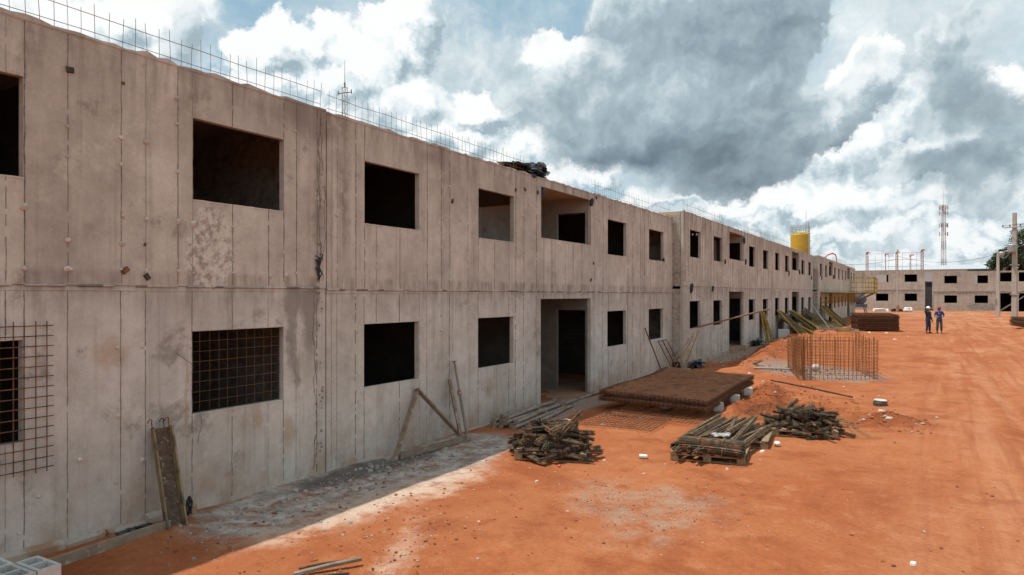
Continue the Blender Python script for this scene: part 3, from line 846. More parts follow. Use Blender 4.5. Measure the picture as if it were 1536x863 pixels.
# --- footing under the first block and the plank lying along it
mb = MB()
y = -2.0
while y < 5.0:
    L_ = g.uniform(.25, .7)
    ht = g.uniform(.07, .16); w_ = g.uniform(.05, .13)
    vs = []
    for yy in (y, y+L_-.012):
        h2 = ht*g.uniform(.75, 1.15)
        vs += [(.003, yy, -.2), (w_, yy, -.2), (w_*.85+g.uniform(-.01,.01), yy, h2*.7), (.003, yy, h2)]
    mb.add(vs, [(0,1,2,3),(4,7,6,5),(0,4,5,1),(1,5,6,2),(2,6,7,3),(3,7,4,0)])
    y += L_
f_ = mb.build('footing_ledge', FOOT, blkA); f_.location = (0, 9.6, 0)
mb = MB(); mb.beam((.56,3.3,.07), (.42,4.78,.06), .05, .13); 
o = mb.build('plank', WOODD); tag(o, 'long grey plank lying on edge along the foot of the near wall', 'plank')
for rt, runs in ((blkB, ((3.4, 6.9), (10.05, 17.2))), (blkC, ((.1, 6.9), (10.05, 17.2)))):
    for a, c in runs:
        mb = MB(); n = int((c-a)/1.0); st = (c-a)/n
        for k in range(n):
            h2 = g.uniform(.02,.07) - (.02 if rt is blkC else 0); mb.box((.003, a+k*st, -.5), (g.uniform(.04,.09), a+(k+1)*st-.01, h2), jit=.008)
        mb.build('footing_ledge', FOOT, rt)

# --- timber A-frame leaning on the wall
r_ = empty('timber_brace', on(.3, 9.0), (0,0,0), 'triangular brace of nailed timber planks leaning on the wall', 'timber brace')
z0_ = gz(.3, 9)
def P3(*a): return tuple(a[i] - (r_.location[i]) for i in range(3))
mb = MB(); mb.beam(P3(.36,8.86,z0_-.01), P3(.06,9.86,1.05), .035, .10, (1,0,.2)); mb.build('leg_plank', WOODD, r_)
mb = MB(); mb.beam(P3(.095,9.80,1.05), P3(.40,10.72,gz(.4,10.7)+.08), .035, .09, (1,0,.2)); mb.build('leg_plank', WOODD, r_)
mb = MB(); mb.beam(P3(.40,8.98,z0_+.06), P3(.62,10.74,gz(.6,10.7)+.06), .035, .11, (0,0,1)); mb.build('bottom_plank', WOODD, r_)

# --- steel prop and timber post leaning beside it
def prop(L=1.5, r=.028):
    """telescopic steel shore: outer tube, inner tube, collar, base plate"""
    root = empty('steel_prop')
    mb = MB(); mb.bar((0,0,.012), (0,0,L*.62), r, 10); mb.build('outer_tube', PROPM, root, smooth=False)
    mb = MB(); mb.bar((0,0,L*.60), (0,0,L-.01), r*.78, 10); mb.build('inner_tube', PROPM, root)
    mb = MB(); mb.lathe([(r*1.05,L*.56),(r*1.5,L*.57),(r*1.5,L*.615),(r*1.05,L*.625)], 10)
    mb.tube([(0,0,L*.60),(r*1.9,0,L*.59),(r*2.1,0,L*.565),(r*1.8,0,L*.55)], .005, 5); mb.build('collar', PROPM, root)
    for zz in (0, L-.008):
        mb = MB(); mb.box((-.036,-.036,zz),(.036,.036,zz+.008)); mb.build('end_plate', PROPM, root)
    return root
def aim(o, a, b):
    a, b = Vector(a), Vector(b)
    o.location = a; o.rotation_euler = (b-a).to_track_quat('Z', 'Y').to_euler()
pr0 = prop(1.55)
tag(pr0, 'rusty telescopic steel prop leaning upright against the wall by the timber frame', 'steel prop', 'steel props')
aim(pr0, on(.56, 10.76, 0), (.07, 10.98, 1.5))
mb = MB(); mb.beam((.52,10.62,gz(.5,10.6)-.01), (.075,10.82,1.12), .06, .045); o = mb.build('timber_post', WOODD)
tag(o, 'short timber post leaning on the wall behind the upright steel prop', 'timber post')

def at_prop(a, b, label, group='steel props lying by the entrance'):
    c = copy_tree(pr0); L_ = 1.55
    aim(c, a, b); s_ = (Vector(b)-Vector(a)).length/L_
    c.scale = (1.35, 1.35, s_)
    tag(c, label, 'steel prop', group); return c
lay = [(.18,12.2,.25,14.75,.05),(.33,12.1,.36,14.7,.05),(.49,12.05,.42,14.5,.05),(.65,12.2,.55,14.85,.05),(.82,12.05,.66,14.7,.05),(1.02,12.25,.72,14.95,.05),
       (.26,12.15,.30,14.6,.125),(.42,12.2,.44,14.9,.125),(.58,12.1,.62,14.55,.125),(.75,12.25,.52,14.8,.125),(.36,12.3,.50,14.4,.20),(.55,12.2,.40,14.7,.20)]
for i, (a, c, u, v, zz) in enumerate(lay):
    at_prop(on(a, c, zz), on(u, v, zz), 'muddy steel prop in the pile lying at the foot of the wall before the entrance')
at_prop(on(.42, 15.15, .05), on(.22, 17.8, .05), 'single steel prop lying flat across the entrance step')

# --- plaster lump
mb = MB(); mb.rock((0,0,.07), .19, 4, .62); o = mb.build('plaster_lump', LIME, None, on(1.62, 12.75), smooth=True)
tag(o, 'round white lump of hardened plaster on the soil behind the near rebar pile', 'plaster lump')

# --- pallets
def make_pallet(wd=1.2, dp=1.0):
    root = empty('pallet')
    for k in range(7):
        x = -wd/2 + k*(wd-.11)/6
        mb = MB(); mb.box((x,-dp/2,.115),(x+.11,dp/2,.137), jit=.004); mb.build('deck_board', WOODP, root)
    for yy in (-dp/2, -.05, dp/2-.1):
        mb = MB(); mb.box((-wd/2,yy,.093),(wd/2,yy+.1,.113), jit=.003); mb.build('stringer_board', WOODP, root)
        for xx in (-wd/2, -.065, wd/2-.13):
            mb = MB(); mb.box((xx+.002,yy+.003,.018),(xx+.128,yy+.097,.091), jit=.002); mb.build('spacer_block', WOODP, root)
        mb = MB(); mb.box((-wd/2,yy,.0),(wd/2,yy+.1,.016), jit=.002); mb.build('bottom_board', WOODP, root)
    return root
pal0 = make_pallet()
def tilt(x, y, r=.5):
    nz = Vector((gz(x-r,y)-gz(x+r,y), gz(x,y-r)-gz(x,y+r), 2*r)).normalized()
    return nz
def put(o, x, y, rz, dz=.005):
    n_ = tilt(x, y)
    q = Vector((0,0,1)).rotation_difference(n_) @ Euler((0,0,rz)).to_quaternion()
    o.location = on(x, y, dz); o.rotation_euler = q.to_euler()
put(pal0, 2.56, 10.48, .35, .0); tag(pal0, 'wooden pallet almost buried under the near heap of bent rebar bundles', 'pallet', 'wooden pallets')
def pallet_at(x, y, rz, label, dz=.01):
    p_ = copy_tree(pal0); put(p_, x, y, rz, dz); tag(p_, label, 'pallet', 'wooden pallets'); return p_
pallet_at(4.90, 11.85, .12, 'wooden pallet at the front under the long straight rebar bundles')
pallet_at(4.98, 13.35, .10, 'wooden pallet under the far half of the straight rebar bundles, its slats showing')
pallet_at(5.92, 14.75, .30, 'wooden pallet carrying the dark heap of hooked rebar beside the dug hollow')

# --- rebar bundles
def bundle_mesh(kind, L, nb, rr, seed, mat=RUSTD):
    q = random.Random(seed)
    mb = MB()
    R0 = rr*math.sqrt(nb)*1.15
    for i in range(nb):
        a = q.uniform(0, 2*PI); d_ = R0*math.sqrt(q.random())
        ox, oz = d_*math.cos(a), d_*math.sin(a)
        sh = q.uniform(-.04, .04)*L
        pts = []
        for k in range(7):
            t = k/6
            if kind == 'straight':
                pts.append((ox + q.uniform(-.004,.004), -L/2 + L*t + sh, oz + .012*math.sin(t*PI)))
            elif kind == 'bow':
                pts.append((ox + .10*L*math.sin(t*PI), -L/2 + L*t + sh, oz + .04*L*math.sin(t*PI+.6)))
            elif kind == 'hook':
                if t < .7: pts.append((ox, -L/2 + L*t + sh, oz))
                else:
                    u = (t-.7)/.3*2.4; pts.append((ox + .16*L*(1-math.cos(u)), -L/2 + .7*L + .16*L*math.sin(u) + sh, oz))
            else:   # ell
                if t < .55: pts.append((ox, -L/2 + L*t + sh, oz))
                else: pts.append((ox + (t-.5)*L*.9, -L/2 + L*.55 + .05*L*(t-.5) + sh, oz + .02))
        mb.tube(pts, rr*q.uniform(.9,1.1), 5, 0, True)
    me = mb.mesh('rebar_bundle', mat)
    tbs = []
    for t in (.28, .66) if kind in ('straight','bow') else (.3,):
        tb = MB()
        yy = -L/2 + L*t
        xx = .10*L*math.sin(t*PI) if kind == 'bow' else 0
        zz = .04*L*math.sin(t*PI+.6) if kind == 'bow' else 0
        tb.tube([(xx+(R0+.008)*math.cos(a*PI/4), yy+.006*a, zz+(R0+.008)*math.sin(a*PI/4)) for a in range(9)], .005, 4, 0, False)
        tbs.append(tb.mesh('binding_wire', TIE))
    return me, tbs
KINDS = {'bow': bundle_mesh('bow', .62, 24, .0065, 1), 'bow_b': bundle_mesh('bow', .76, 22, .007, 2), 'straight': bundle_mesh('straight', .58, 26, .0065, 3),
         'hook': bundle_mesh('hook', .72, 20, .007, 4), 'ell': bundle_mesh('ell', .80, 18, .007, 5), 'flat': bundle_mesh('straight', .7, 12, .012, 6, BROWNB),
         'long_a': bundle_mesh('straight', 2.6, 26, .0095, 7, BROWNB), 'long_b': bundle_mesh('straight', 2.35, 20, .0105, 8, BROWNB),
         'log': bundle_mesh('straight', .95, 30, .011, 9, RUSTD)}
def bundle(kind, loc, rot, label, group, sc=1):
    me, tm = KINDS[kind]
    o = link(bpy.data.objects.new('rebar_bundle', me)); o.location = loc; o.rotation_euler = rot; o.scale = (sc, sc, sc)
    for tm_ in tm:
        t = link(bpy.data.objects.new('binding_wire', tm_)); t.parent = o
    tag(o, label, 'rebar bundle', group); return o
def heap(cx, cy, rx, ry, h, n, rz, kinds, label, group, seed, base=.14):
    q = random.Random(seed)
    for i in range(n):
        t = i/n
        lev = base + .045 + (h-base)*t*.9
        shrink = 1 - .55*t
        a = q.uniform(0, 2*PI) if i > 10 else 2*PI*i/11
        rad = q.uniform(.35, .9) if i > 10 else .85
        u, v = rx*shrink*rad*math.cos(a), ry*shrink*rad*math.sin(a)
        x = cx + u*math.cos(rz) - v*math.sin(rz); y = cy + u*math.sin(rz) + v*math.cos(rz)
        bundle(q.choice(kinds), (x, y, gz(cx, cy) + lev + q.uniform(-.03,.03)), (q.gauss(0,.09) - .08*math.sin(a), q.gauss(0,.5), rz + q.choice((0, .5, 1.57, 2.2, 1.1, -.6)) + q.gauss(0,.25)), label, group, q.uniform(.85, 1.1))
heap(2.56, 10.48, .60, .56, .52, 56, .35, ['bow','bow_b','straight','flat','bow','straight'], 'dark bundle of short bent rebar in the near round heap on a pallet', 'bent rebar bundles in the near heap', 31)
heap(5.92, 14.75, .64, .54, .46, 50, .30, ['hook','ell','bow','bow_b','straight','hook'], 'dark bundle of hooked rebar in the heap beside the dug hollow', 'hooked rebar bundles in the far heap', 37)
for (cx_, cy_, ra, rb, n_, kk, lb, gp) in ((2.56,10.48,.66,.58,33,['bow','straight','bow_b','bow'],'dark bundle of short bent rebar in the near round heap on a pallet','bent rebar bundles in the near heap'),
        (5.92,14.75,.66,.54,24,['ell','bow','hook','straight'],'dark bundle of hooked rebar in the heap beside the dug hollow','hooked rebar bundles in the far heap')):
    for i in range(n_):
        a = 2*PI*i/n_ + rnd.uniform(-.1,.1); lv = (i % 3)
        x, y = cx_ + (ra-.10*lv)*math.cos(a), cy_ + (rb-.10*lv)*math.sin(a)
        bundle(rnd.choice(kk), (x, y, gz(cx_,cy_)+.07+.10*lv+rnd.uniform(-.02,.03)), (rnd.gauss(0,.12), rnd.gauss(0,.4), a+rnd.gauss(0,.45)), lb, gp, rnd.uniform(.8,1))
bundle('flat', (2.88, 10.36, gz(2.9,10.4)+.50), (.75, .2, -.5), 'pale tied bundle sticking up at the top of the near rebar heap', 'bent rebar bundles in the near heap', 1.0)
bundle('flat', (2.28, 10.50, gz(2.3,10.5)+.47), (-.5, .1, .3), 'pale tied bundle standing across the near rebar heap like a strap', 'bent rebar bundles in the near heap', .9)
# long straight bundles across the two middle pallets
q = random.Random(5)
for k in range(9):
    x = 4.42 + k*.118
    bundle('long_a' if k % 2 else 'long_b', (x + q.uniform(-.03,.03) + .02, 12.58 + q.uniform(-.12,.12) + (.22 if k > 4 else 0), gz(4.9,12.5)+.205+q.uniform(-.01,.012)), (q.gauss(0,.01), 0, -.05 + q.gauss(0,.035)), 'long straight brown rebar bundle lying across the two middle pallets', 'straight rebar bundles on the middle pallets')
for k in range(7):
    x = 4.46 + k*.125
    bundle('long_b' if k % 2 else 'long_a', (x + q.uniform(-.04,.04), 13.0 + q.uniform(-.2,.2), gz(4.9,12.5)+.292+q.uniform(-.015,.015)), (q.gauss(0,.015), 0, -.03 + q.gauss(0,.07)), 'long straight brown rebar bundle lying across the two middle pallets', 'straight rebar bundles on the middle pallets', .92)
for k in range(4):
    bundle('log', (5.02 - .0*k, 11.36 + .088*(k % 2) + .05*(k//2), gz(4.9,11.4)+.21+.13*(k//2)), (q.gauss(0,.02), q.uniform(0,6), PI/2 + .10 + q.gauss(0,.03)), 'thick dark rebar bundle lying crosswise on the front edge of the straight bundles', 'crosswise rebar bundles', 1.05)
mb = MB()
for k in range(10): mb.rock((q.uniform(-.13,.13), q.uniform(-.08,.08), q.uniform(0,.03)), q.uniform(.05,.07), k, .5)
o = mb.build('plastic_wrap', simple('clear_wrap', (.33,.31,.30), (.50,.48,.47), 9, .3), None, (4.98, 12.1, gz(4.9,12)+.33)); tag(o, 'crumpled clear plastic wrap on the straight rebar bundles', 'plastic wrap')
# --- dry straw coloured wire by the far heap
mb = MB()
for k in range(16):
    a = q.uniform(-.6, .6); L_ = q.uniform(.3, .9)
    mb.tube([(0,0,.25), (L_*.35*math.cos(a), L_*.35*math.sin(a), .28+q.uniform(-.05,.1)), (L_*.7*math.cos(a+.2), L_*.7*math.sin(a+.2), .12), (L_*math.cos(a+.3), L_*math.sin(a+.3), .012)], .003, 4)
STRAW = simple('dry_straw', (.34,.27,.13), (.46,.38,.2), 5, .9)
o = mb.build('tie_wire_tangle', STRAW, None, on(6.48, 14.75)); tag(o, 'straw coloured tangle of tie wire spilling off the hooked rebar heap', 'tie wire')

# --- flat mesh sheets: on the soil and stacked on blocks
def bend1(u, v): return .012*math.sin(u*2.1+v*1.3)
o = grid_panel(1.55, 1.45, .10, .20, .007, 5, g, .03, bend1).build('mesh_sheet', RUST, None, on(1.80, 13.05, .025), (0, 0, .06)); tag(o, 'single rusty mesh sheet lying flat on sunlit soil behind the near heap', 'rebar mesh', 'mesh sheets lying on the soil')
for dx, dy, rz in ((1.75, 14.3, .03), (2.45, 16.3, .02)):
    o = grid_panel(2.35, 3.6, .10, .20, .007, 4, g, .03, bend1).build('mesh_sheet', RUST, None, on(dx, dy, .03), (0, 0, rz)); tag(o, 'rusty mesh sheet on the ground sticking out from under the wide stack', 'rebar mesh', 'mesh sheets lying on the soil')
def sag(u, v): return .05*math.sin(u/2.5*PI*.9+.3)*0 - .06*max(0, 1-((u-2.5)**2+(v-0)**2)**.5/2.2) + .07*max(0, (v-3.6)/1.4)*max(0, 1-u/2.0) + .012*math.sin(v*1.7+u)
sheets = []
for k in range(3):
    s_ = grid_panel(2.5, 5.0, .10, .10, .0062, 4, random.Random(k), .045, sag)
    sheets.append(s_.mesh('mesh_sheet', RUST))
NS = 15
for k in range(NS):
    o = link(bpy.data.objects.new('mesh_sheet', sheets[k % 3]))
    lev = .25 + k*.0150 + (.045 if k > 6 else 0)
    o.location = (1.46 + q.gauss(0,.010), 14.98 + q.gauss(0,.012), gz(3.7,17)+lev); o.rotation_euler = (0, 0, .012 + q.gauss(0,.0012))
    tag(o, 'topmost mesh sheet of the wide rusty stack resting on cement blocks' if k == NS-1 else 'mesh sheet inside the wide low rusty stack resting on cement blocks', 'rebar mesh', 'mesh sheets in the near stack')
for x, y, rz in ((3.90,16.2,.5),(3.94,17.7,.4),(3.96,19.1,.35),(2.7,16.0,.2),(2.0,17.6,.1),(2.9,19.3,.3)):
    mb = MB(); mb.box((-.12,-.10,0),(.12,.10,.23), jit=.006)
    o = bevel(mb.build('support_block', CBLK, None, on(x, y, -.005), (0,0,rz)), .012); tag(o, 'square grey cement block propping the wide rusty mesh stack', 'cement block', 'blocks under the near mesh stack')

# --- leaning bits between the first and the stepped block
def lean_bar(name, a, b, r, mat, label, cat, n=7):
    mb = MB(); mb.tube([(0,0,0), tuple((Vector(b)-Vector(a))*.5 + Vector((.01,.0,.01))), tuple(Vector(b)-Vector(a))], r, n)
    o = mb.build(name, mat, None, a); tag(o, label, cat); return o
r_ = empty('steel_rod', on(.48, 22.45), (0,0,0), 'dark steel rod with a ring collar leaning under the last window of the middle block', 'steel rod')
mb = MB(); mb.bar((0,0,0), (-.42,-.62,1.62), .021, 7); mb.build('shaft', RUSTD, r_)
mb = MB(); mb.tube([(-.32+.05*math.cos(a*PI/4), -.47, 1.22+.05*math.sin(a*PI/4)) for a in range(9)], .007, 5, 0, False); mb.build('ring_collar', RUSTD, r_)
r_ = empty('mesh_gate', on(.62, 23.25), (0,0,0), 'thin dark steel gate filled with wire mesh, leaning on the wall', 'gate')
fa, fb, fc = Vector((0,0,0)), Vector((0,.95,0)), Vector((-.5,-.28,1.12))
mb = MB()
for a, c in ((fa,fb),(fa,fa+fc),(fb,fb+fc),(fa+fc,fb+fc),(fb*.5,fb*.5+fc)): mb.bar(a, c, .016, 5)
mb.build('frame', RUSTD, r_)
mb = MB()
for k in range(1, 8): mb.bar(fa+fc*k/8, fb+fc*k/8, .005, 4)
for k in range(1, 7): mb.bar(fa+fb*k/7, fa+fb*k/7+fc, .005, 4)
mb.build('wire_mesh', RUST, r_)
r_ = empty('brace_frame', on(.55, 24.55), (0,0,0), 'light rusty steel brace frame with crossbars, leaning on the corner of the stepped block', 'brace frame')
LR = simple('pale_rusty_tube', (.30,.19,.125), (.40,.27,.19), 6, .8)
mb = MB()
a, c, t1, t2 = Vector((0,0,0)), Vector((-.15,-.55,.45)), Vector((.42,.42,1.42)), Vector((.30,.36,1.36))
mb.bar(a, t1, .022, 6); mb.bar(c, t2, .020, 6); mb.bar(c+Vector((0,0,-.35)), t2*.9, .02, 6)
for k in (.25,.5,.75): mb.bar(a.lerp(t1,k), (c+Vector((0,0,-.35))).lerp(t2,k), .014, 5)
mb.build('tube_frame', LR, r_)
mb = MB(); mb.bar((-.1,-.35,.35), (.22,.2,.75), .03, 6); mb.build('yellow_strut', YEL, r_)
mb = MB(); mb.box((-.1,-.12,-.02),(.22,.1,.06)); mb.build('foot_plate', CBLK, r_)
lean_bar('steel_tube', (-1.7,25.5,.86), (2.75,28.7,2.2), .034, simple('brown_tube', (.17,.085,.055), (.25,.13,.085), 5, .7), 'long brown steel tube poking out of a ground floor window of the stepped block', 'steel tube')

# --- rebar cage on the gravel
r_ = empty('rebar_cage', on(5.3, 25.6), (0,0,0), 'open box cage of upright orange rusty rebar standing on a gravel patch', 'rebar cage')
cz = gz(5.3, 25.6)
C4 = [(4.62,23.45),(6.80,24.35),(5.95,27.4),(3.75,26.8)]
def cage_side(a, c, ht, sx, sz, nm, z0=0, g=g):
    A_, C_ = Vector((a[0],a[1],0)), Vector((c[0],c[1],0)); L_ = (C_-A_).length; n = int(L_/sx)
    mb = MB()
    for i in range(n+1):
        p0 = A_.lerp(C_, i/n); l1 = Vector((g.gauss(0,.02), g.gauss(0,.02), 0))
        hh = ht*g.uniform(.93, 1.06)
        mb.tube([p0+Vector((-5.3,-25.6,-.05)), p0+l1+Vector((-5.3,-25.6,hh))], .0075*(1.3 if g.random() < .25 else 1), 5)
    for k in range(int(ht/sz)):
        zz = .08 + k*sz
        mb.tube([A_+Vector((-5.3,-25.6,zz+z0)), A_.lerp(C_,.5)+Vector((-5.3,-25.6,zz+z0-.012)), C_+Vector((-5.3,-25.6,zz+z0))], .0062, 4)
    mb.build(nm, RUSTO, r_)
for k in range(4): cage_side(C4[k], C4[(k+1) % 4], 1.32, .12 if k % 2 == 0 else .20, .11, 'cage_side')
def mid(a, c, t): return (a[0]+(c[0]-a[0])*t, a[1]+(c[1]-a[1])*t)
cage_side(mid(C4[0],C4[3],.45), mid(C4[1],C4[2],.45), 1.30, .14, .12, 'cage_divider')
cage_side(mid(C4[0],C4[1],.08), mid(C4[3],C4[2],.08), 1.32, .16, .15, 'cage_divider')
for k in (.05, .14): cage_side(mid(C4[0],C4[1],k), mid(C4[0],C4[1],k+.02), 1.42, .02, .10, 'corner_post')
mb = MB(); mb.rock((0,0,.12), .17, 8, .9); o = mb.build('cement_lump', CBLK, None, on(4.75, 26.4), smooth=True); tag(o, 'round pale lump of cement on the gravel inside the rebar cage', 'cement lump')
o = lean_bar('steel_pipe', on(2.85,25.3,.05), on(4.55,26.1,.06), .030, GALV, 'grey steel pipe lying on the soil beside the gravel patch', 'steel pipe')
o = lean_bar('iron_bar', on(4.30,20.5,.10), on(6.45,20.0,.07), .025, RUSTD, 'dark iron bar lying across the rim of the dug hollow', 'iron bar')
o = lean_bar('timber_offcut', on(2.70,4.66,.03), on(3.07,5.22,.07), .026, WOODD, 'dark round timber offcut at the bottom edge, rising toward the lime streak', 'timber', 6)
for a, b_, l in (((2.62,4.8,.02),(2.86,5.18,.02),'thin rusty rod beside the round timber offcut, on its wall side'), ((2.88,4.7,.02),(3.14,4.98,.02),'thin rusty rod beside the round timber offcut, on its road side')):
    o = lean_bar('iron_rod', on(*a), on(*b_), .012, RUSTD, l, 'iron rod')
# --- slab of concrete and grey box by the wall
mb = MB(); mb.box((-.3,-.3,0),(.3,.3,.55), jit=.01); mb.box((-.22,-.22,.55),(.22,.22,.56))
o = bevel(mb.build('concrete_box', CBLK, None, on(1.05,42.3,-.05), (0,0,.2)), .02); tag(o, 'grey square concrete box at the foot of the wall before the leaning yellow panels', 'concrete box')

# --- form panels leaning on the wall
pm = {}
def form_panel(L=2.0, wd=.5):
    root = empty('form_panel')
    mb = MB(); mb.box((0,-wd/2,0),(.018,wd/2,L)); mb.build('face_sheet', PLYD, root)
    mb = MB()
    for y_ in (-wd/2, wd/2-.03): mb.box((.02,y_,0),(.085,y_+.03,L))
    for k in range(5): mb.box((.02,-wd/2+.032,k*(L-.03)/4),(.07,wd/2-.032,k*(L-.03)/4+.03))
    mb.build('edge_frame', YEL, root)
    return root
fp0 = form_panel()
def lean_panel(o, y, x_base, x_wall, L, jy=0):
    a = Vector((x_base, y, gz(x_base, y)))
    hh = math.sqrt(max(.3, (L*L) - (x_base-x_wall)**2))
    th = math.atan2(x_wall - x_base, hh)
    o.location = a; o.rotation_euler = (jy, th, q.gauss(0,.03)); o.scale = (1,1,L/2.0)
ys = [(43.6+.42*k, 1.75+.05*k, .45, 1.9) for k in range(7)] + [(48.0+.50*k, 1.95+.06*k, .45, 2.0) for k in range(9)] + [(53.6+.56*k, 2.15+.05*k, .47, 2.25) for k in range(11)] + [(60.4+.75*k, 2.5, .87, 2.3) for k in range(6)]
lean_panel(fp0, 39.3, .95, .44, 1.65)
tag(fp0, 'yellow edged form panel leaning alone just past the dark ground floor doorway', 'form panel', 'form panels leaning on the long wall')
first = copy_tree(fp0); lean_panel(first, 38.9, .75, .43, 1.7); tag(first, 'dark form panel leaning just before the lone yellow edged panel', 'form panel')
mg = ('yellow edged form panel in the rows leaning along the foot of the long wall', 'form panels leaning on the long wall')
for k, (y, xb, xw, L_) in enumerate(ys):
    c = copy_tree(fp0); lean_panel(c, y+q.uniform(-.06,.06), xb+q.uniform(-.1,.1), xw, L_*q.uniform(.93,1.05), q.gauss(0,.04)); tag(c, mg[0], 'form panel', mg[1])
    if k % 3:
        for ch_ in c.children:
            if ch_.name.startswith('edge_frame'):
                ch_.data = ch_.data.copy(); ch_.data.materials[0] = simple('dull_panel_steel', (.13,.10,.05), (.22,.17,.085), 6, .8) if 'dull' not in pm else pm['dull']
                pm['dull'] = ch_.data.materials[0]
r_ = empty('lattice_panel', on(2.4, 52.2), (0, -.6, .1), 'pale steel ladder panel leaning among the yellow form panels', 'ladder panel')
mb = MB()
for y_ in (-.45, .45): mb.bar((0,y_,0),(0,y_,1.9), .03, 6)
mb.build('rail', GALV, r_)
mb = MB()
for k in range(6): mb.bar((0,-.45,.1+k*.34),(0,.45,.1+k*.34), .022, 5)
mb.build('rung', GALV, r_)
# scrap lying before the panels
for k, (x, y, rz, L_, mt, nm) in enumerate([(3.0,50.3,.4,1.6,YEL,'yellow'),(3.6,51.5,1.2,1.4,GALV,'grey'),(2.7,47.5,.9,1.3,GALV,'pale grey'),(3.9,49.2,.2,1.2,YEL,'short yellow'),(3.3,53.2,-.3,1.9,GALV,'long grey')]):
    mb = MB(); mb.box((-L_/2,-.09,0),(L_/2,.09,.10), jit=.01); mb.box((-L_/2,-.14,.10),(L_/2,-.08,.16), jit=.005)
    o = mb.build('steel_waler', mt, None, on(x, y, .02), (.05,.08,rz)); tag(o, nm+' steel waler dumped on the soil before the leaning panels', 'steel waler')

# --- tall mesh stack in the middle distance, and the one at the right edge
sh2 = grid_panel(2.55, 5.2, .15, .15, .011, 4, None, .05).mesh('mesh_sheet', RUST)
def stack(x, y, rz, n, pitch, label, top, group, z0=.06):
    for k in range(n):
        o = link(bpy.data.objects.new('mesh_sheet', sh2)); o.location = on(x+q.uniform(-.05,.05), y+q.uniform(-.05,.05), z0+k*pitch); o.rotation_euler = (0,0,rz+q.gauss(0,.006))
        tag(o, top if k == n-1 else label, 'rebar mesh', group)
stack(4.06, 54.2, .16, 31, .036, 'mesh sheet inside the tall dark stack in the middle of the yard', 'topmost mesh sheet of the tall dark stack in the middle of the yard', 'mesh sheets in the tall stack')
stack(14.1, 57.2, .1, 16, .04, 'mesh sheet inside the dark stack past the two men, at the picture edge', 'topmost mesh sheet of the dark stack past the two men', 'mesh sheets in the edge stack')
for x, y, k in ((4.3,54.6,0),(5.9,55.3,0),(3.2,58.0,0),(5.0,58.9,0)):
    mb = MB(); mb.box((-.15,-.1,-.05),(.15,.1,.055)); o = mb.build('timber_bearer', WOODD, None, on(x,y), (0,0,.4)); tag(o, 'timber bearer under the tall dark mesh stack', 'timber', 'bearers under the tall stack')

# --- black plastic on the roof and scraps at the corners
def crumple(cx, cy, cz, rx, ry, rz_, seed, name, mat, label, cat, n=16):
    vs, fs = [], []
    for j in range(n//2+1):
        ph = PI*j/(n//2)
        for k in range(n):
            a = 2*PI*k/n
            v = Vector((math.sin(ph)*math.cos(a), math.sin(ph)*math.sin(a), math.cos(ph)))
            e = 1 + .75*mn.noise(v*2.1+Vector((seed,0,0))) + .5*mn.noise(v*5.5+Vector((0,seed,0)))
            vs.append((v.x*rx*e, v.y*ry*e, v.z*rz_*e))
    for j in range(n//2):
        for k in range(n):
            k2 = (k+1) % n
            fs.append((j*n+k, (j+1)*n+k, (j+1)*n+k2, j*n+k2))
    mb = MB(); mb.add(vs, fs); o = mb.build(name, mat, None, (cx,cy,cz)); tag(o, label, cat); return o
crumple(-.35, 14.35, 5.76, .38, .75, .16, 3, 'plastic_tarp', BLACKP, 'crumpled black plastic tarp heaped on the roof edge before the open balcony', 'plastic tarp', 30)
crumple(-.30, 15.0, 5.80, .30, .30, .24, 6, 'plastic_tarp', BLACKP, 'black plastic bundle at the end of the roof heap beside the open balcony', 'plastic tarp', 24)
for k, (x, y, z, s_, lb) in enumerate([(.03,14.74,5.30,.13,'upper near corner of the first open balcony'),(.03,17.62,5.38,.12,'upper far corner of the first open balcony'),(.43,25.9,3.0,.2,'floor joint just past the stepped corner'),
        (.43,29.0,3.02,.13,'floor joint above two stepped block windows'),(.0,23.9,4.02,.1,'sill of the last upper window of the middle block'),(.43,31.1,4.25,.12,'sill before the second open balcony'),
        (.43,35.2,4.42,.16,'far sill corner of the second open balcony'),(.43,34.9,5.45,.18,'top corner of the second open balcony'),(.43,48.0,4.15,.2,'sill of an upper window in the middle distance'),(.43,52.5,4.4,.2,'sill of the third open balcony'),
        (.43,58.5,4.1,.18,'upper window sill before the second step'),(.83,61.5,4.15,.2,'first upper window sill of the catwalk block'),(.83,70,4.4,.22,'open balcony above the catwalk')]):
    crumple(x, y, z, .03+s_*.16, s_*.42, s_*.85, k*1.7+.3, 'plastic_scrap', BLACKP, 'torn black plastic scrap at the '+lb, 'plastic scrap', 12)
# ------------------------------------------------------------------ tie stubs and plates on the near walls
stub_me = []
for k in range(4):
    mb = MB(); mb.rock((0,0,0), .022, k+40, 1.0); stub_me.append(mb.mesh('tie_stub', LIME))
pl_ = MB(); pl_.box((0,-.028,-.018),(.02,.03,.018), jit=.004); plate_me = pl_.mesh('tie_plate', RUSTD)
def face_pt(px, py, x): # point of the facade seen at that bearing: metres along, height
    y_ = (CAM.x-x)/math.tan(YAW-math.atan((px-768)/1024)); F = y_*math.cos(YAW)+(CAM.x-x)*math.sin(YAW)
    return y_, 2.78-(py-442)/1024*F
def stubs(root, x, pts, me_sel, name, sc=1.0):
    for i, (a, c) in enumerate(pts):
        y_, z_ = face_pt(a, c, x)
        o = link(bpy.data.objects.new(name, me_sel[i % len(me_sel)])); o.parent = root
        o.location = (x - root.location.x + .006, y_ - root.location.y, z_ - root.location.z); s_ = rnd.uniform(.6, 1.5)*sc
        o.scale = (s_*.8, s_, s_*rnd.uniform(.9,1.5)); o.rotation_euler = (rnd.uniform(0,6), 0, 0)
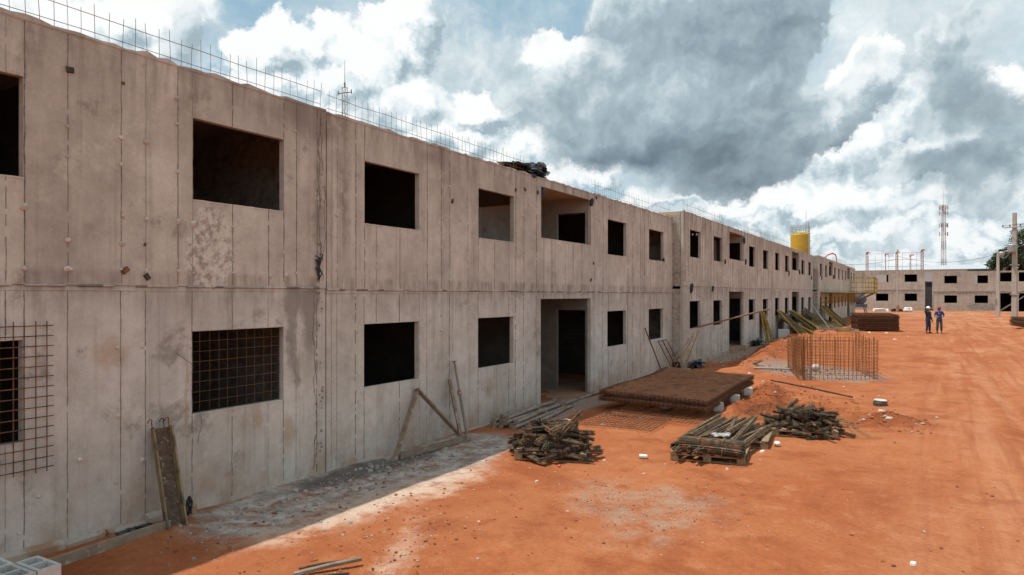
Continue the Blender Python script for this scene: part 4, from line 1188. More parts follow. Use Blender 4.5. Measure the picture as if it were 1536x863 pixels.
stubs(blkA, .012, [(36,403),(36,310),(101,190),(101,235),(102,360),(101,404),(181,207),(181,247),(184,325),(183,365),(182,405),(219,213),(220,329),(219,407),(265,148),(265,186),(266,258),(267,332),(268,407),(290,335),(290,409),(349,341),(351,409),(405,414),(443,197),(442,225),(444,410),(428,412)], stub_me, 'tie_stub', 1.1)
stubs(blkA, 0, [(61,531),(121,525),(176,522),(213,521),(176,625),(174,723),(213,690),(120,690),(58,745),(28,800)], stub_me, 'tie_stub', .9)
stubs(blkA, .012, [(104,105),(184,125),(187,406),(217,367),(220,415)], [plate_me], 'tie_plate', 1.0)
stubs(blkB, .012, [(505,323),(505,355),(505,405),(547,362),(547,418),(674,280),(674,372),(674,397),(674,421),(700,309),(701,376),(701,422),(742,379),(763,382),(774,383),(784,324),(785,386),(786,403),(804,309),(804,382),(632,341),(640,395),(662,372),(566,368),(894,327),(904,333),(894,415),(920,401),(949,357),(949,401),(960,357),(960,401),(960,430),(948,430)], stub_me, 'tie_stub', 1.0)
stubs(blkB, 0, [(536,498),(661,474),(662,495),(701,520),(676,600)], stub_me, 'tie_stub', .9)
stubs(blkB, .012, [(678,302),(787,284),(806,289),(773,285),(894,297),(886,420),(890,395)], [plate_me], 'tie_plate', 1.0)
stubs(blkC, .412, [(1030+q.uniform(0,180), q.choice((340,352,398,404,420,428))) for k in range(26)], stub_me, 'tie_stub', 1.4)
# cracks down the two joints of the near blocks, with a rusty wire bundle poking out
def crack(root, y0, z0, z1, x, seed, wd=.02):
    gq = random.Random(seed); mb = MB(); z = z0; y = 0; vs = []; n = 0
    while z < z1:
        w_ = wd*gq.uniform(.25, 1.3)*(.4 if gq.random() < .3 else 1); vs += [(x, y-w_/2, z), (x+.003, y, z), (x, y+w_/2, z)]; n += 1
        z += gq.uniform(.03, .07); y += gq.gauss(0, .012) - y*.06
    fs = []
    for i in range(n-1): fs += [(3*i,3*i+1,3*i+4,3*i+3),(3*i+1,3*i+2,3*i+5,3*i+4)]
    mb.add([(a, y0-root.location.y+b_, c-root.location.z) for a, b_, c in vs], fs)
    mb.build('crack', SEAM, root)
crack(blkA, 7.52, 2.95, 5.66, .017, 1, .022); crack(blkA, 7.40, .1, 2.8, .004, 2, .018); crack(blkA, 7.60, 3.0, 5.5, .017, 8, .012)
def mortar(root, y0, y1, z0, z1, x, seed, n):
    gq = random.Random(seed); mb = MB()
    for k in range(n):
        mb.rock((x, gq.uniform(y0,y1)-root.location.y, gq.uniform(z0,z1)-root.location.z), gq.uniform(.008,.026), seed+k, 1.2)
    return mb
mortar(blkA, 7.46, 7.62, .1, 5.6, .002, 60, 60).build('joint_mortar', RAW, blkA, smooth=True)
mb = MB()
for k in range(8): mb.tube([(.015,7.5-blkA.location.y,3.0+k*.03), (.06,7.5+q.uniform(-.05,.05)-blkA.location.y,3.05+k*.05), (.03,7.48+q.uniform(-.06,.06)-blkA.location.y,3.2+k*.03)], .012, 5)
mb.build('wire_wad', BLACKP, blkA)
# leftover torn wires hanging on the near wall
for (x0_, y0_, z0_, pts, rt) in ((.01,5.15,2.05,[(0,0,0),(.05,.06,-.06),(.06,.13,-.12),(.04,.2,-.16),(.015,.24,-.22)],blkA),(.01,5.5,1.2,[(0,0,0),(.05,-.02,-.1),(.03,-.05,-.22),(.01,-.05,-.33)],blkA)):
    mb = MB(); mb.tube(pts, .004, 4); w_ = mb.build('wire_end', RUSTD, rt); w_.location = (x0_, y0_-rt.location.y, z0_)

# ------------------------------------------------------------------ yellow catwalk on the far blocks
cw = empty('catwalk', (.8, 60, 2.9), (0,0,0), 'yellow steel catwalk bracketed to the long wall at first floor level', 'catwalk')
for k in range(17):
    y = 1.2 + k*2.05
    mb = MB(); mb.beam((.01,y,0),(1.15,y,0), .07,.07); mb.beam((.01,y,-.95),(.01,y,0), .06,.06); mb.beam((.02,y,-.9),(1.1,y,-.04), .06,.06)
    mb.build('bracket', YEL, cw)
mb = MB(); mb.box((.05,.8,.045),(1.2,35.2,.085)); mb.build('walkway_deck', simple('catwalk_boards', (.33,.24,.09),(.42,.31,.12),3,.9), cw)
mb = MB(); mb.box((.05,27.5,.09),(2.5,33.5,.13)); 
mb.build('end_platform', YEL, cw)
for k, (a, c) in enumerate([((2.45,27.5),(2.45,33.5)),((.1,27.5),(2.45,27.5)),((1.2,33.5),(2.45,33.5))]):
    mb = MB(); A_, C_ = Vector((a[0],a[1],.1)), Vector((c[0],c[1],.1)); n = max(2, int((C_-A_).length/.55))
    for i in range(n+1):
        p_ = A_.lerp(C_, i/n); mb.beam(p_, p_+Vector((0,0,1.75)), .05, .05)
    for zz in (.12, .62, 1.15, 1.72): mb.beam(A_+Vector((0,0,zz)), C_+Vector((0,0,zz)), .05, .07)
    mb.build('guard_rail', YEL, cw)
mb = MB()
for k in range(5):
    y = 28 + k*1.3; mb.beam((.02,y,-1.1),(2.3,y,.05), .07, .07); mb.beam((.02,y,.02),(2.5,y,.02), .08,.08)
mb.build('platform_strut', YEL, cw)

# ------------------------------------------------------------------ blue covered mixer by the far corner
mx = empty('cement_mixer', on(.9, 99.5), (0,0,.3), 'blue cement mixer standing at the far corner below the catwalk', 'cement mixer')
mb = MB(); mb.lathe([(.35,-.6),(.75,-.25),(.80,.1),(.55,.6),(.38,.75)], 14)
dr = mb.build('drum', BLUEP, mx, (0,0,1.75), (0,1.1,0), True)
mb = MB(); mb.box((-.85,-.5,.75),(.85,.5,1.15), jit=.02); mb.beam((-.6,-.4,.75),(-.8,-.5,0), .09,.09); mb.beam((.6,-.4,.75),(.8,-.5,0), .09,.09); mb.beam((-.6,.4,.75),(-.8,.5,0), .09,.09); mb.beam((.6,.4,.75),(.8,.5,0), .09,.09)
mb.build('frame', simple('blue_steel', (.06,.085,.12),(.10,.13,.17),5,.6), mx)

# ------------------------------------------------------------------ yellow silo behind the row
si = empty('silo', (-9.9, 124.7, 0), (0,0,0), 'tall yellow cement silo with a railed top rising behind the row', 'silo')
mb = MB(); mb.lathe([(.5,1.2),(1.55,3.4),(1.55,12.9),(1.2,13.25),(.4,13.4)], 28); mb.build('tank', YELB, si, smooth=False)
for a in range(4):
    mb = MB(); x, y = 1.4*math.cos(a*PI/2+.8), 1.4*math.sin(a*PI/2+.8); mb.bar((x,y,0),(x,y,3.6), .12, 6); mb.build('leg', YELB, si)
mb = MB()
for k in range(14):
    a = 2*PI*k/14; x, y = 1.5*math.cos(a), 1.5*math.sin(a); mb.bar((x,y,13),(x,y,14.35), .035, 4)
for zz in (13.5, 13.95, 14.35):
    mb.tube([(1.5*math.cos(2*PI*k/14), 1.5*math.sin(2*PI*k/14), zz) for k in range(15)], .035, 4, 0, False)
mb.build('top_rail', GALV, si)
mb = MB()
for x in (-.3,.3): mb.bar((1.45+0*x, -1.1+x, .3),(1.45, -1.1+x, 14.9), .05, 4)
for k in range(36): mb.bar((1.45,-1.4,.6+k*.4),(1.45,-.8,.6+k*.4), .03, 4)
for k in range(9): mb.tube([(1.45+.45*math.sin(a*PI/6), -1.1+.42*math.cos(a*PI/6), 3+k*1.25) for a in range(7)], .03, 4, 0, False)
mb.build('caged_ladder', GALV, si)
mb = MB(); mb.bar((1.0,-.6,13.2),(1.0,-.6,16.9), .05, 5, .025); mb.build('lightning_rod', GALV, si)

# ------------------------------------------------------------------ far blocks closing the yard
def far_block(label, x0, x1, y, z0, holes_x, seed, extra=None, dep=8, step_left=None, through=()):
    gq = random.Random(seed)
    root = empty('apartment_block', (x0, y, z0), (0,0,0), label, 'apartment building', 'two storey concrete blocks across the yard')
    W_ = x1-x0
    hs = [(a-x0, c-x0) for a, c in holes_x]
    for nm, zb, zt, hl, wd in (('lower_front_wall', -.6, 2.82, [(a,c,1.22,2.30) for a,c in hs], 0), ('upper_front_wall', 2.83, 5.68, [(a,c,4.0,5.08) for a,c in hs], -.02)):
        if extra: hl = hl + [(a-x0, c-x0, (0.0 if nm[0] == 'l' else 4.2), (2.6 if nm[0] == 'l' else 5.45)) for a, c in extra]
        mb = MB()
        wall_sheet(mb, 0, W_, zb, zt, hl, [gq.uniform(0,W_) for k in range(int(W_*1.3))], gq, 0)
        for qq in [gq.uniform(0,W_) for k in range(int(W_*1.2))]: 
            if not any(h[0]-.03 < qq < h[1]+.03 for h in hl): seam_strip(mb, qq, zb+.5, zt, 0, gq, 2, .03, .25)
        # sheet is laid along y facing +x; turn it to face the yard (-y)
        o = mb.build(nm, [CF, INT, SEAM, SEAMP], root, (0, wd, 0), (0,0,-PI/2))
    mb = MB(); mb.box((0,.11,2.70),(W_,dep,2.82)); mb.build('floor_slab', REC, root)
    mb = MB(); mb.box((0,.11,5.55),(W_,dep,5.676)); mb.build('roof_slab', SOFF, root)
    for xx in (0, W_-.1):
        mb = MB(); mb.box((xx,.105,-.6),(xx+.1,dep,2.69)); mb.box((xx,.105,2.83),(xx+.1,dep,5.54)); mb.build('side_wall', CF, root)
    # rear wall, with gaps where the photo looks right through
    mb = MB()
    cuts = [(a-x0, c-x0) for a, c in through]
    mb.box((0,dep+.002,-.6),(W_,dep+.1,2.69))
    e = 0
    for a, c in sorted(cuts):
        mb.box((e,dep+.002,2.83),(a,dep+.1,5.54)); mb.box((a,dep+.004,2.83),(c,dep+.098,3.7)); e = c
    mb.box((e,dep+.002,2.83),(W_,dep+.1,5.54))
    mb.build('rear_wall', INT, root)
    ms = sorted(hs)
    for (a, c), (a2, c2) in zip(ms, ms[1:]):
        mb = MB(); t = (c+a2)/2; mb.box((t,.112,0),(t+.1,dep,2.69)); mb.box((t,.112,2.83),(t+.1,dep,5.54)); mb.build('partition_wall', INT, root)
    mb = MB(); ragged = 0
    for k in range(int(W_/.3)):
        mb.box((k*.3, -.05, 2.78+gq.uniform(-.02,.02)), (k*.3+.29, -.004, 2.83+gq.uniform(0,.05)), jit=.012)
    mb.build('joint_ledge', SEAM, root)
    return root
FY = 115.0
def fx(px): return CAM.x - FY*math.tan(YAW - math.atan((px-768)/1024))
fb1 = far_block('far block across the yard topped with reddish edge protection frames', fx(1297), fx(1387), FY, .62, [(fx(1314), fx(1332.5)), (fx(1357), fx(1375.5))], 3, through=[(fx(1301), fx(1326))])
fb2 = far_block('far block across the yard behind the two men, with a dark stair opening', fx(1400), fx(1570), FY, .36, [(fx(1416.5), fx(1435.5)), (fx(1462), fx(1482))], 4, extra=[(fx(1500), fx(1519)), (fx(1528), fx(1548))], through=[(fx(1455), fx(1472))])
mb = MB(); mb.box((-3.2,0,-.6),(0-.002,6.5,5.6)); mb.build('set_back_bay', CF, fb1, (0, 1.2, 0))
mb = MB(); mb.beam((fx(1500)-fx(1400)+.1,1.2,.2),(fx(1519)-fx(1400)+2,1.2,2.7), .15,1.4,(0,1,0)); mb.build('stair_flight', REC, fb2)
for k, a in enumerate((1450, 1470)):
    mb = MB()
    for j in range(22): mb.box((q.uniform(0,1.7), -.006-.001*j, .25+q.uniform(0,1.0)), (q.uniform(0,1.7)+.3, -.002, .5+q.uniform(0,.7)))
    o = mb.build('scuffed_patch', simple('scuff_%s' % ('dark','pale')[k], (.22,.20,.18),(.36,.33,.30),3,.9), fb2, (fx(a)-fx(1400), 0, 0))
# warehouse behind and the dark wall in the gap
wh = empty('warehouse', (4, 150, 0), (0,0,0), 'pale metal clad warehouse showing in the gap between the far blocks', 'warehouse')
mb = MB(); mb.box((-22,0,-1),(26,20,7.5)); mb.build('cladding', METW, wh)
mb = MB(); mb.add([(-22.4,-.5,7.45),(26.4,-.5,7.45),(26.4,10,8.6),(-22.4,10,8.6),(26.4,20.5,7.45),(-22.4,20.5,7.45)], [(0,1,2,3),(3,2,4,5)]); mb.build('roof', simple('roof_metal', (.34,.37,.39),(.42,.45,.47),2,.5), wh)
mb = MB(); mb.box((fx(1387)+.05,124,-.5),(fx(1400)-.05,124.3,4.6)); mb.box((fx(1387)+.05,123.9,4.6),(fx(1400)-.05,124.4,4.8)); o = mb.build('yard_wall', MASON); tag(o, 'dark masonry wall closing the gap between the two far blocks', 'wall')
mb = MB(); mb.box((fx(1453),FY+3,6.05),(fx(1492),FY+5,6.45), jit=.08); o = mb.build('plastic_tarp', BLACKP); tag(o, 'flat black tarp lying on the roof of the far block behind the men', 'plastic tarp')
# edge protection frames and red arms on the far roof
for k, (a, hh) in enumerate([(1300,2.75),(1328,2.4),(1345,2.7),(1366,2.2),(1383,2.9)]):
    ef = empty('edge_frame_post', (fx(a), FY+.6, .62+5.68), (0,0,0), ['reddish lattice post at the open corner of the far roof, nearest the long row','second reddish roof post on the far block, short with a red cap','thick reddish roof post behind the slim street pole','thin reddish roof post right of the slim street pole','paired reddish lattice post at the far roof end beside the gap'][k], 'roof post', 'reddish posts on the far roof')
    PINK = simple('faded_red_steel', (.30,.16,.12),(.42,.25,.20),4,.7) if k == 0 else PINK
    mb = MB()
    for u in ((-.12,.12) if k in (0,2,4) else (0,)): mb.bar((u,0,0),(u,0,hh), .055, 5)
    if k in (0,2,4):
        for j in range(7): mb.bar((-.12,0,j*hh/7),(.12,0,(j+1)*hh/7), .03, 4)
    mb.build('post', PINK, ef)
    mb = MB(); mb.tube([(-.1,0,hh-.2),(.0,0,hh+.05),(.22,-.1,hh+.1),(.42,-.2,hh-.05)], [.06,.10,.09,.05], 6); mb.build('red_head', REDP, ef)
er = empty('edge_railing', (fx(1300), FY+.6, .62+5.68), (0,0,0), 'thin pinkish guard rails strung between the posts on the far roof', 'guard railing')
Lr = fx(1383)-fx(1300)
for zz, nm in ((2.55,'top_rail'),(1.6,'middle_rail'),(.6,'lower_rail')):
    mb = MB(); mb.bar((0,0,zz),(Lr,0,zz*1.02), .03, 4); mb.build(nm, PINK, er)
mb = MB()
for k in range(9): mb.bar((Lr*k/8+.2,.3,0),(Lr*k/8+.2,.3,2.3+.2*(k % 3)), .022, 4)
mb.build('uprights', PINK, er)
ra = empty('hoist_arm', (-.6, 84, 5.94), (0,0,0), 'red curved hoist arm standing on the roof of the farthest row block', 'hoist arm')
mb = MB(); mb.tube([(.35,0,0),(.33,0,.9),(.2,0,1.3),(-.1,-.1,1.45),(-.5,-.2,1.3),(-.8,-.3,1.0)], [.05,.05,.07,.09,.07,.05], 6); mb.build('arm', REDP, ra)
mb = MB(); mb.bar((-.9,0,0),(-.9,0,1.1), .04, 4); mb.bar((-.9,0,.9),(.3,0,.4), .04, 4); mb.build('stay', PINK, ra)
# sheets lying at the foot of the far block
for k, (a, x1_, mt, nm) in enumerate([(1312,1334,WHITEM,'white sheet stack'),(1338,1357,BLACKP,'black tarp bundle')]):
    mb = MB(); x0_ = fx(a)*.97; mb.box((0,0,0),(fx(x1_)-fx(a),1.6,.32), jit=.05); mb.box((.2,-.2,.32),(fx(x1_)-fx(a)-.3,1.4,.42), jit=.04)
    o = mb.build('sheet_stack', mt, None, (fx(a)+.1, 108.5, gz(4,108)), (0,0,.03)); tag(o, nm+' lying at the foot of the far block', 'material stack')
crumple(fx(1362)+.1, 107.8, gz(5,108)+.25, .6, .5, .32, 2.2, 'cement_bag', WHITEP, 'white bag beside the black tarp bundle at the far block', 'bag', 14)

# ------------------------------------------------------------------ masts, poles and wires
def lattice(root, base, hh, w0, w1, n, mats, nm, r=.05):
    for s_ in range(n):
        mb = MB(); z0_, z1_ = hh*s_/n, hh*(s_+1)/n
        wa, wb = w0+(w1-w0)*s_/n, w0+(w1-w0)*(s_+1)/n
        P0 = [Vector((wa/2*math.cos(a*2*PI/3), wa/2*math.sin(a*2*PI/3), z0_)) for a in range(3)]; P1 = [Vector((wb/2*math.cos(a*2*PI/3), wb/2*math.sin(a*2*PI/3), z1_)) for a in range(3)]
        for a in range(3):
            mb.bar(P0[a], P1[a], r, 4)
            m_ = 3
            for j in range(m_):
                u, v = j/m_, (j+1)/m_
                mb.bar(P0[a].lerp(P1[a],u), P0[(a+1)%3].lerp(P1[(a+1)%3],v), r*.55, 4); mb.bar(P0[a].lerp(P1[a],v), P0[(a+1)%3].lerp(P1[(a+1)%3],v), r*.5, 4)
        mb.build(nm, mats[s_ % len(mats)], root)
ct = empty('cell_tower', (13.1, 236.6, 0), (0,0,.4), 'tall red and white lattice telecom tower behind the far blocks', 'telecom tower')
TOWR = simple('tower_red', (.24,.18,.17),(.30,.23,.215),3,.7); TOWW = simple('tower_white', (.52,.50,.49),(.60,.58,.57),3,.7)
lattice(ct, None, 29, 1.7, .9, 11, [TOWR, TOWW], 'lattice_section', .085)
for zz, n in ((28.2, 9), (26.6, 8), (23, 5), (20.5, 4)):
    for k in range(n):
        a = 2*PI*k/n; mb = MB(); x, y = 1.1*math.cos(a), 1.1*math.sin(a)
        mb.box((x-.10,y-.10,zz-.6),(x+.10,y+.10,zz+.6)); mb.bar((x*.3,y*.3,zz),(x,y,zz), .05, 4); mb.build('antenna_panel', TOWW if k % 3 else TOWR, ct)
mb = MB(); mb.bar((0,0,29),(0,0,33.5), .07, 4, .03); mb.build('whip_antenna', TOWW, ct)
am = empty('radio_mast', (-21, 29.2, 0), (0,0,.2), 'thin lattice radio mast rising behind the roof of the near block', 'radio mast')
DKG = simple('mast_grey', (.13,.13,.13),(.19,.19,.19),3,.6)
lattice(am, None, 14.9, .34, .34, 10, [DKG], 'lattice_section', .016)
mb = MB(); mb.bar((-.45,0,14.6),(.45,0,14.6), .03, 5)
for x in (-.45,.45): mb.bar((x,0,14.5),(x,0,14.75), .03, 5)
mb.build('crossarm', DKG, am)
mb = MB(); mb.bar((0,0,14.9),(0,0,16.5), .02, 5, .01); mb.bar((.0,0,14.9),(0,0,15.2), .05, 5); mb.build('whip_antenna', DKG, am)

up_ = empty('utility_pole', on(14.85, 73.6, -.1), (0,0,-.5), 'tapered concrete utility pole with crossarm and transformer at the road side', 'utility pole')
mb = MB(); mb.add([(-.21,-.15,0),(.21,-.15,0),(.21,.15,0),(-.21,.15,0),(-.13,-.1,9.75),(.13,-.1,9.75),(.13,.1,9.75),(-.13,.1,9.75)], [(0,3,2,1),(4,5,6,7),(0,1,5,4),(1,2,6,5),(2,3,7,6),(3,0,4,7)])
mb.build('shaft', POLE, up_)
for zz in (2.6, 5.2): 
    mb = MB(); mb.box((-.30,-.20,zz),(.30,.20,zz+.06)); mb.build('band', GALV, up_)
mb = MB(); mb.beam((-.8,-.16,8.5),(.8,-.16,8.5), .07,.09); mb.build('crossarm', POLE, up_)
for x in (-.85,-.3,.5,.85):
    mb = MB(); mb.lathe([(.03,0),(.07,.05),(.05,.1),(.07,.14),(.03,.2)], 8, (x,-.16,8.56)); mb.build('insulator', DKG, up_)
mb = MB(); mb.lathe([(.26,0),(.30,.05),(.30,.62),(.24,.7),(.1,.74)], 14, (-.05,-.45,6.3)); mb.build('transformer', GALV, up_)
mb = MB(); mb.tube([(-.12,-.1,6.4),(-.6,-.15,6.45),(-.85,-.15,6.3)], .03, 5); mb.lathe([(.1,0),(.22,.12),(.24,.3),(.1,.42)], 10, (-.95,-.15,6.0)); mb.build('lamp_head', GALV, up_)
sp = empty('street_pole', on(15.15, 93, -.1), (0,0,-.5), 'slim concrete pole with a small box, standing before the far stair opening', 'street pole')
mb = MB(); mb.add([(-.19,-.13,0),(.19,-.13,0),(.19,.13,0),(-.19,.13,0),(-.1,-.08,7.4),(.1,-.08,7.4),(.1,.08,7.4),(-.1,.08,7.4)], [(0,3,2,1),(4,5,6,7),(0,1,5,4),(1,2,6,5),(2,3,7,6),(3,0,4,7)]); mb.build('shaft', POLE, sp)
mb = MB(); mb.box((-.55,-.3,1.95),(-.1,-.02,2.15)); mb.beam((-.3,-.16,1.95),(-.1,-.1,1.2), .06,.06); mb.build('meter_box', GALV, sp)
tp = empty('street_pole', on(5.03, 106.5, -.1), (0,0,0), 'slim grey pole standing before the far block under the roof posts', 'street pole')
mb = MB(); mb.bar((0,0,0),(0,0,1.0), .22, 8, .2); mb.build('sleeve', simple('rusty_sleeve', (.25,.14,.09),(.33,.19,.12),4,.9), tp)
mb = MB(); mb.bar((0,0,1.0),(0,0,8.6), .12, 8, .09); mb.build('shaft', POLE, tp)
def wire(a, c, sagm, label, r=.02):
    a, c = Vector(a), Vector(c); mb = MB()
    mb.tube([a.lerp(c, t/14)-a - Vector((0,0,4*sagm*(t/14)*(1-t/14))) for t in range(15)], r, 4)
    o = mb.build('overhead_cable', BLACKP, None, tuple(a)); tag(o, label, 'cable', 'overhead cables')
zt = gz(14.85,73.6)
wire((14.9,73.6,zt+7.3),(15.15,93,gz(15,93)+7.1), 1.0, 'sagging overhead cable between the utility pole and the slim pole', .035)
wire((15.15,93,gz(15,93)+7.0),(5.03,106.5,gz(5,106)+7.6), .9, 'overhead cable from the slim pole to the pole before the far block')
wire((5.03,106.5,gz(5,106)+7.2),(-7,112,8.2), .8, 'overhead cable running on from the far pole over the roofs', .025)
for k, xx in enumerate((-.85,.5)):
    wire((14.85+xx*.88,73.6-xx*.48,zt+8.6),(26+xx,52,10.5), .7, ('upper','second')[k]+' cable leaving the utility pole crossarm toward the road')
wire((14.9,73.6,zt+7.2),(26,55,8.2), .9, 'low thick cable leaving the utility pole toward the road', .03)

# ------------------------------------------------------------------ trees behind the far block
LEAF, nt, b = new_mat('leaves')
rn = nt.n('ShaderNodeAttribute', attribute_name='tint').outputs['Fac']
nt.put(b.inputs['Base Color'], nt.ramp(rn, [(0,(.018,.034,.012)),(.6,(.035,.062,.020)),(1,(.070,.105,.035))])); b.inputs['Roughness'].default_value = .7
BARK = simple('bark', (.10,.075,.055),(.16,.12,.09),5,.95)
def tree(x, y, hh, rad, seed, label):
    gq = random.Random(seed); root = empty('tree', (x,y,gz(x,y)), (0,0,0), label, 'tree', 'dark trees behind the far block')
    mb = MB(); mb.tube([(0,0,-.2),(.1,0,hh*.25),(.0,.1,hh*.5),(.15,.1,hh*.8)], [.4,.32,.24,.08], 8)
    cl = []
    for k in range(16):
        a = gq.uniform(0,2*PI); e = gq.uniform(-.3,1); rr = rad*gq.uniform(.35,.85)
        c = Vector((rr*math.cos(a)*math.sqrt(max(.05,1-e*e*.8)), rr*math.sin(a)*math.sqrt(max(.05,1-e*e*.8)), hh-rad+e*rad*.75)); cl.append((c, rad*gq.uniform(.28,.5)))
        mb.tube([(0,.05,hh*.42), tuple(c*.6+Vector((0,0,hh*.12))), tuple(c)], [.14,.08,.03], 5)
    mb.build('trunk', BARK, root)
    lf = MB()
    for c, r_c in cl:
        for k in range(520):
            v = Vector((gq.gauss(0,1), gq.gauss(0,1), gq.gauss(0,1))).normalized()*r_c*(gq.random()**.4)*gq.uniform(.8,1.15)
            v.z *= .8; p_ = c+v; s_ = gq.uniform(.12,.30)
            t1 = Vector((gq.gauss(0,1), gq.gauss(0,1), gq.gauss(0,.6))).normalized(); t2 = t1.cross(Vector((gq.gauss(0,1), gq.gauss(0,1), gq.gauss(0,1)))).normalized()
            lf.add([p_-t1*s_, p_+t2*s_*.5, p_+t1*s_, p_-t2*s_*.5], [(0,1,2,3)], 0, gq.random())
    lf.build('crown', LEAF, root)
tree(19.9, 132, 9.5, 3.0, 2, 'rounded dark green tree just behind the slim pole and far block')
tree(22.3, 127, 12.6, 3.9, 5, 'taller dark green tree behind the utility pole')
tree(24.5, 134, 10.0, 3.6, 9, 'dark green tree at the picture edge beyond the utility pole')

# ------------------------------------------------------------------ two men
SKIN = simple('skin', (.19,.10,.065),(.24,.13,.085),8,.6, bmp=0)
NAVY = simple('navy_cloth', (.018,.028,.065),(.030,.045,.095),10,.9, bmp=0); BLUES = simple('blue_cloth', (.022,.045,.20),(.035,.065,.26),10,.9, bmp=0)
JEAN = simple('grey_denim', (.045,.055,.065),(.075,.085,.095),10,.9, bmp=0); BOOT = simple('boot_leather', (.02,.017,.015),(.04,.033,.028),8,.7, bmp=0)
HAIR = simple('black_hair', (.012,.010,.009),(.02,.018,.016),9,.6, bmp=0)
def skin_obj(name, verts, edges, mat, parent, root_i=0, sub=2):
    me = bpy.data.meshes.new(name); me.from_pydata([v[:3] for v in verts], edges, [])
    me.materials.append(mat); o = link(bpy.data.objects.new(name, me)); o.parent = parent
    sk = o.modifiers.new('skin', 'SKIN'); sk.use_smooth_shade = True
    for i, v in enumerate(verts):
        r2 = v[3] if isinstance(v[3], tuple) else (v[3], v[3])
        me.skin_vertices[0].data[i].radius = r2; me.skin_vertices[0].data[i].use_root = (i == root_i)
    ss = o.modifiers.new('subdiv', 'SUBSURF'); ss.levels = sub; ss.render_levels = sub
    return o
def person(x, y, rz, label, hat, top_m, leg_m, rarm, larm, phone=False):
    root = empty('person', on(x, y), (0,0,rz), label, 'person')
    hip = [(-.10,0,.92),(.10,0,.92)]; foot = [(-.12,.02,.07),(.12,-.02,.07)]; knee = [(-.11,-.03,.50),(.11,-.04,.50)]
    V = [(0,0,.95,(.15,.10)), (0,0,1.12,(.14,.10)), (0,.01,1.30,(.17,.11)), (0,.01,1.43,(.12,.09)), (0,0,1.50,.055), (0,-.01,1.56,.065), (0,-.015,1.64,(.078,.092)), (0,-.005,1.73,(.07,.085))]
    E = [(0,1),(1,2),(2,3),(3,4),(4,5),(5,6),(6,7)]
    for s_, arm in ((-1, rarm), (1, larm)):
        i = len(V); V += [(s_*.19,.01,1.41,.058), arm[0]+(.046,), arm[1]+(.036,), arm[2]+(.030,)]; E += [(3,i),(i,i+1),(i+1,i+2),(i+2,i+3)]
    for k in (0,1):
        i = len(V); V += [hip[k]+(.085,), knee[k]+(.060,), (foot[k][0],foot[k][1],.12,.042), (foot[k][0],foot[k][1]-.13,.045,.038)]; E += [(0,i),(i,i+1),(i+1,i+2),(i+2,i+3)]
    skin_obj('body', V, E, SKIN, root, 0)
    # shirt
    V = [(0,0,.78,(.178,.130)), (0,0,1.08,(.164,.120)), (0,.01,1.30,(.188,.127)), (0,.01,1.44,(.135,.10))]; E = [(0,1),(1,2),(2,3)]
    full = top_m is NAVY
    for s_, arm in ((-1, rarm), (1, larm)):
        i = len(V); a0 = Vector((s_*.20,.01,1.41)); a1 = Vector(arm[0]); a2 = Vector(arm[1])
        if full: V += [tuple(a0)+(.075,), tuple(a1)+(.062,), tuple(a2)+(.050,)]; E += [(3,i),(i,i+1),(i+1,i+2)]
        else: V += [tuple(a0)+(.075,), tuple(a0.lerp(a1,.75))+(.068,)]; E += [(3,i),(i,i+1)]
    skin_obj('shirt', V, E, top_m, root, 0)
    V = [(0,0,.93,(.158,.116)), (0,0,1.12,(.150,.110))]; E = [(0,1)]
    for k in (0,1):
        i = len(V); V += [(hip[k][0],0,.86,.100), knee[k]+(.078,), (foot[k][0],foot[k][1],.13,.064)]; E += [(0,i),(i,i+1),(i+1,i+2)]
    skin_obj('trousers', V, E, leg_m, root, 0)
    for k in (0,1):
        skin_obj('boot', [(foot[k][0],foot[k][1]+.03,.06,.055),(foot[k][0],foot[k][1]-.08,.05,.052),(foot[k][0],foot[k][1]-.19,.04,.042)], [(0,1),(1,2)], BOOT, root)
    mb = MB(); mb.lathe([(.135,.0),(.118,.012),(.115,.05),(.098,.095),(.055,.125),(.01,.133)], 16); mb.box((-.07,-.20,-.004),(.07,-.11,.008)); mb.build('hard_hat', hat, root, (0,-.01,1.70), smooth=True)
    mb = MB(); mb.lathe([(.082,-.10),(.093,-.03),(.093,.03)], 12, (0,.018,1.67)); mb.build('hair', HAIR, root, smooth=True)
    mb = MB(); mb.tube([(0,-.10,1.66),(0,-.125,1.625),(0,-.10,1.615)], [.010,.016,.010], 6); mb.build('nose', SKIN, root)
    for s_ in (-1,1):
        mb = MB(); mb.rock((s_*.032,-.098,1.662), .010, 3, .7); mb.build('eye', BOOT, root)
        mb = MB(); mb.rock((s_*.088,.0,1.64), .026, 5, 1.3); mb.build('ear', SKIN, root)
    mb = MB(); mb.tube([(-.028,-.098,1.585),(0,-.104,1.582),(.028,-.098,1.585)], .006, 5); mb.build('mouth', BOOT, root)
    for s_, arm in ((-1, rarm), (1, larm)):
        wv, hv = Vector(arm[1]), Vector(arm[2]); dd = (hv-wv).normalized(); sd_ = dd.cross(Vector((0,0,1)) if abs(dd.z) < .9 else Vector((1,0,0))).normalized(); dn = dd.cross(sd_)
        palm = hv + dd*.03
        for j, (off, L_) in enumerate(((-.030,.062),(-.010,.072),(.010,.068),(.030,.052))):
            a = palm + sd_*off; skin_obj('finger', [tuple(a-dd*.03)+(.010,), tuple(a+dd*L_*.5)+(.009,), tuple(a+dd*L_*.85+dn*.022)+(.008,)], [(0,1),(1,2)], SKIN, root, 0, 1)
        skin_obj('thumb', [tuple(palm-sd_*.03-dd*.02)+(.011,), tuple(palm-sd_*.052+dd*.02)+(.010,), tuple(palm-sd_*.05+dd*.05+dn*.012)+(.008,)], [(0,1),(1,2)], SKIN, root, 0, 1)
    return root
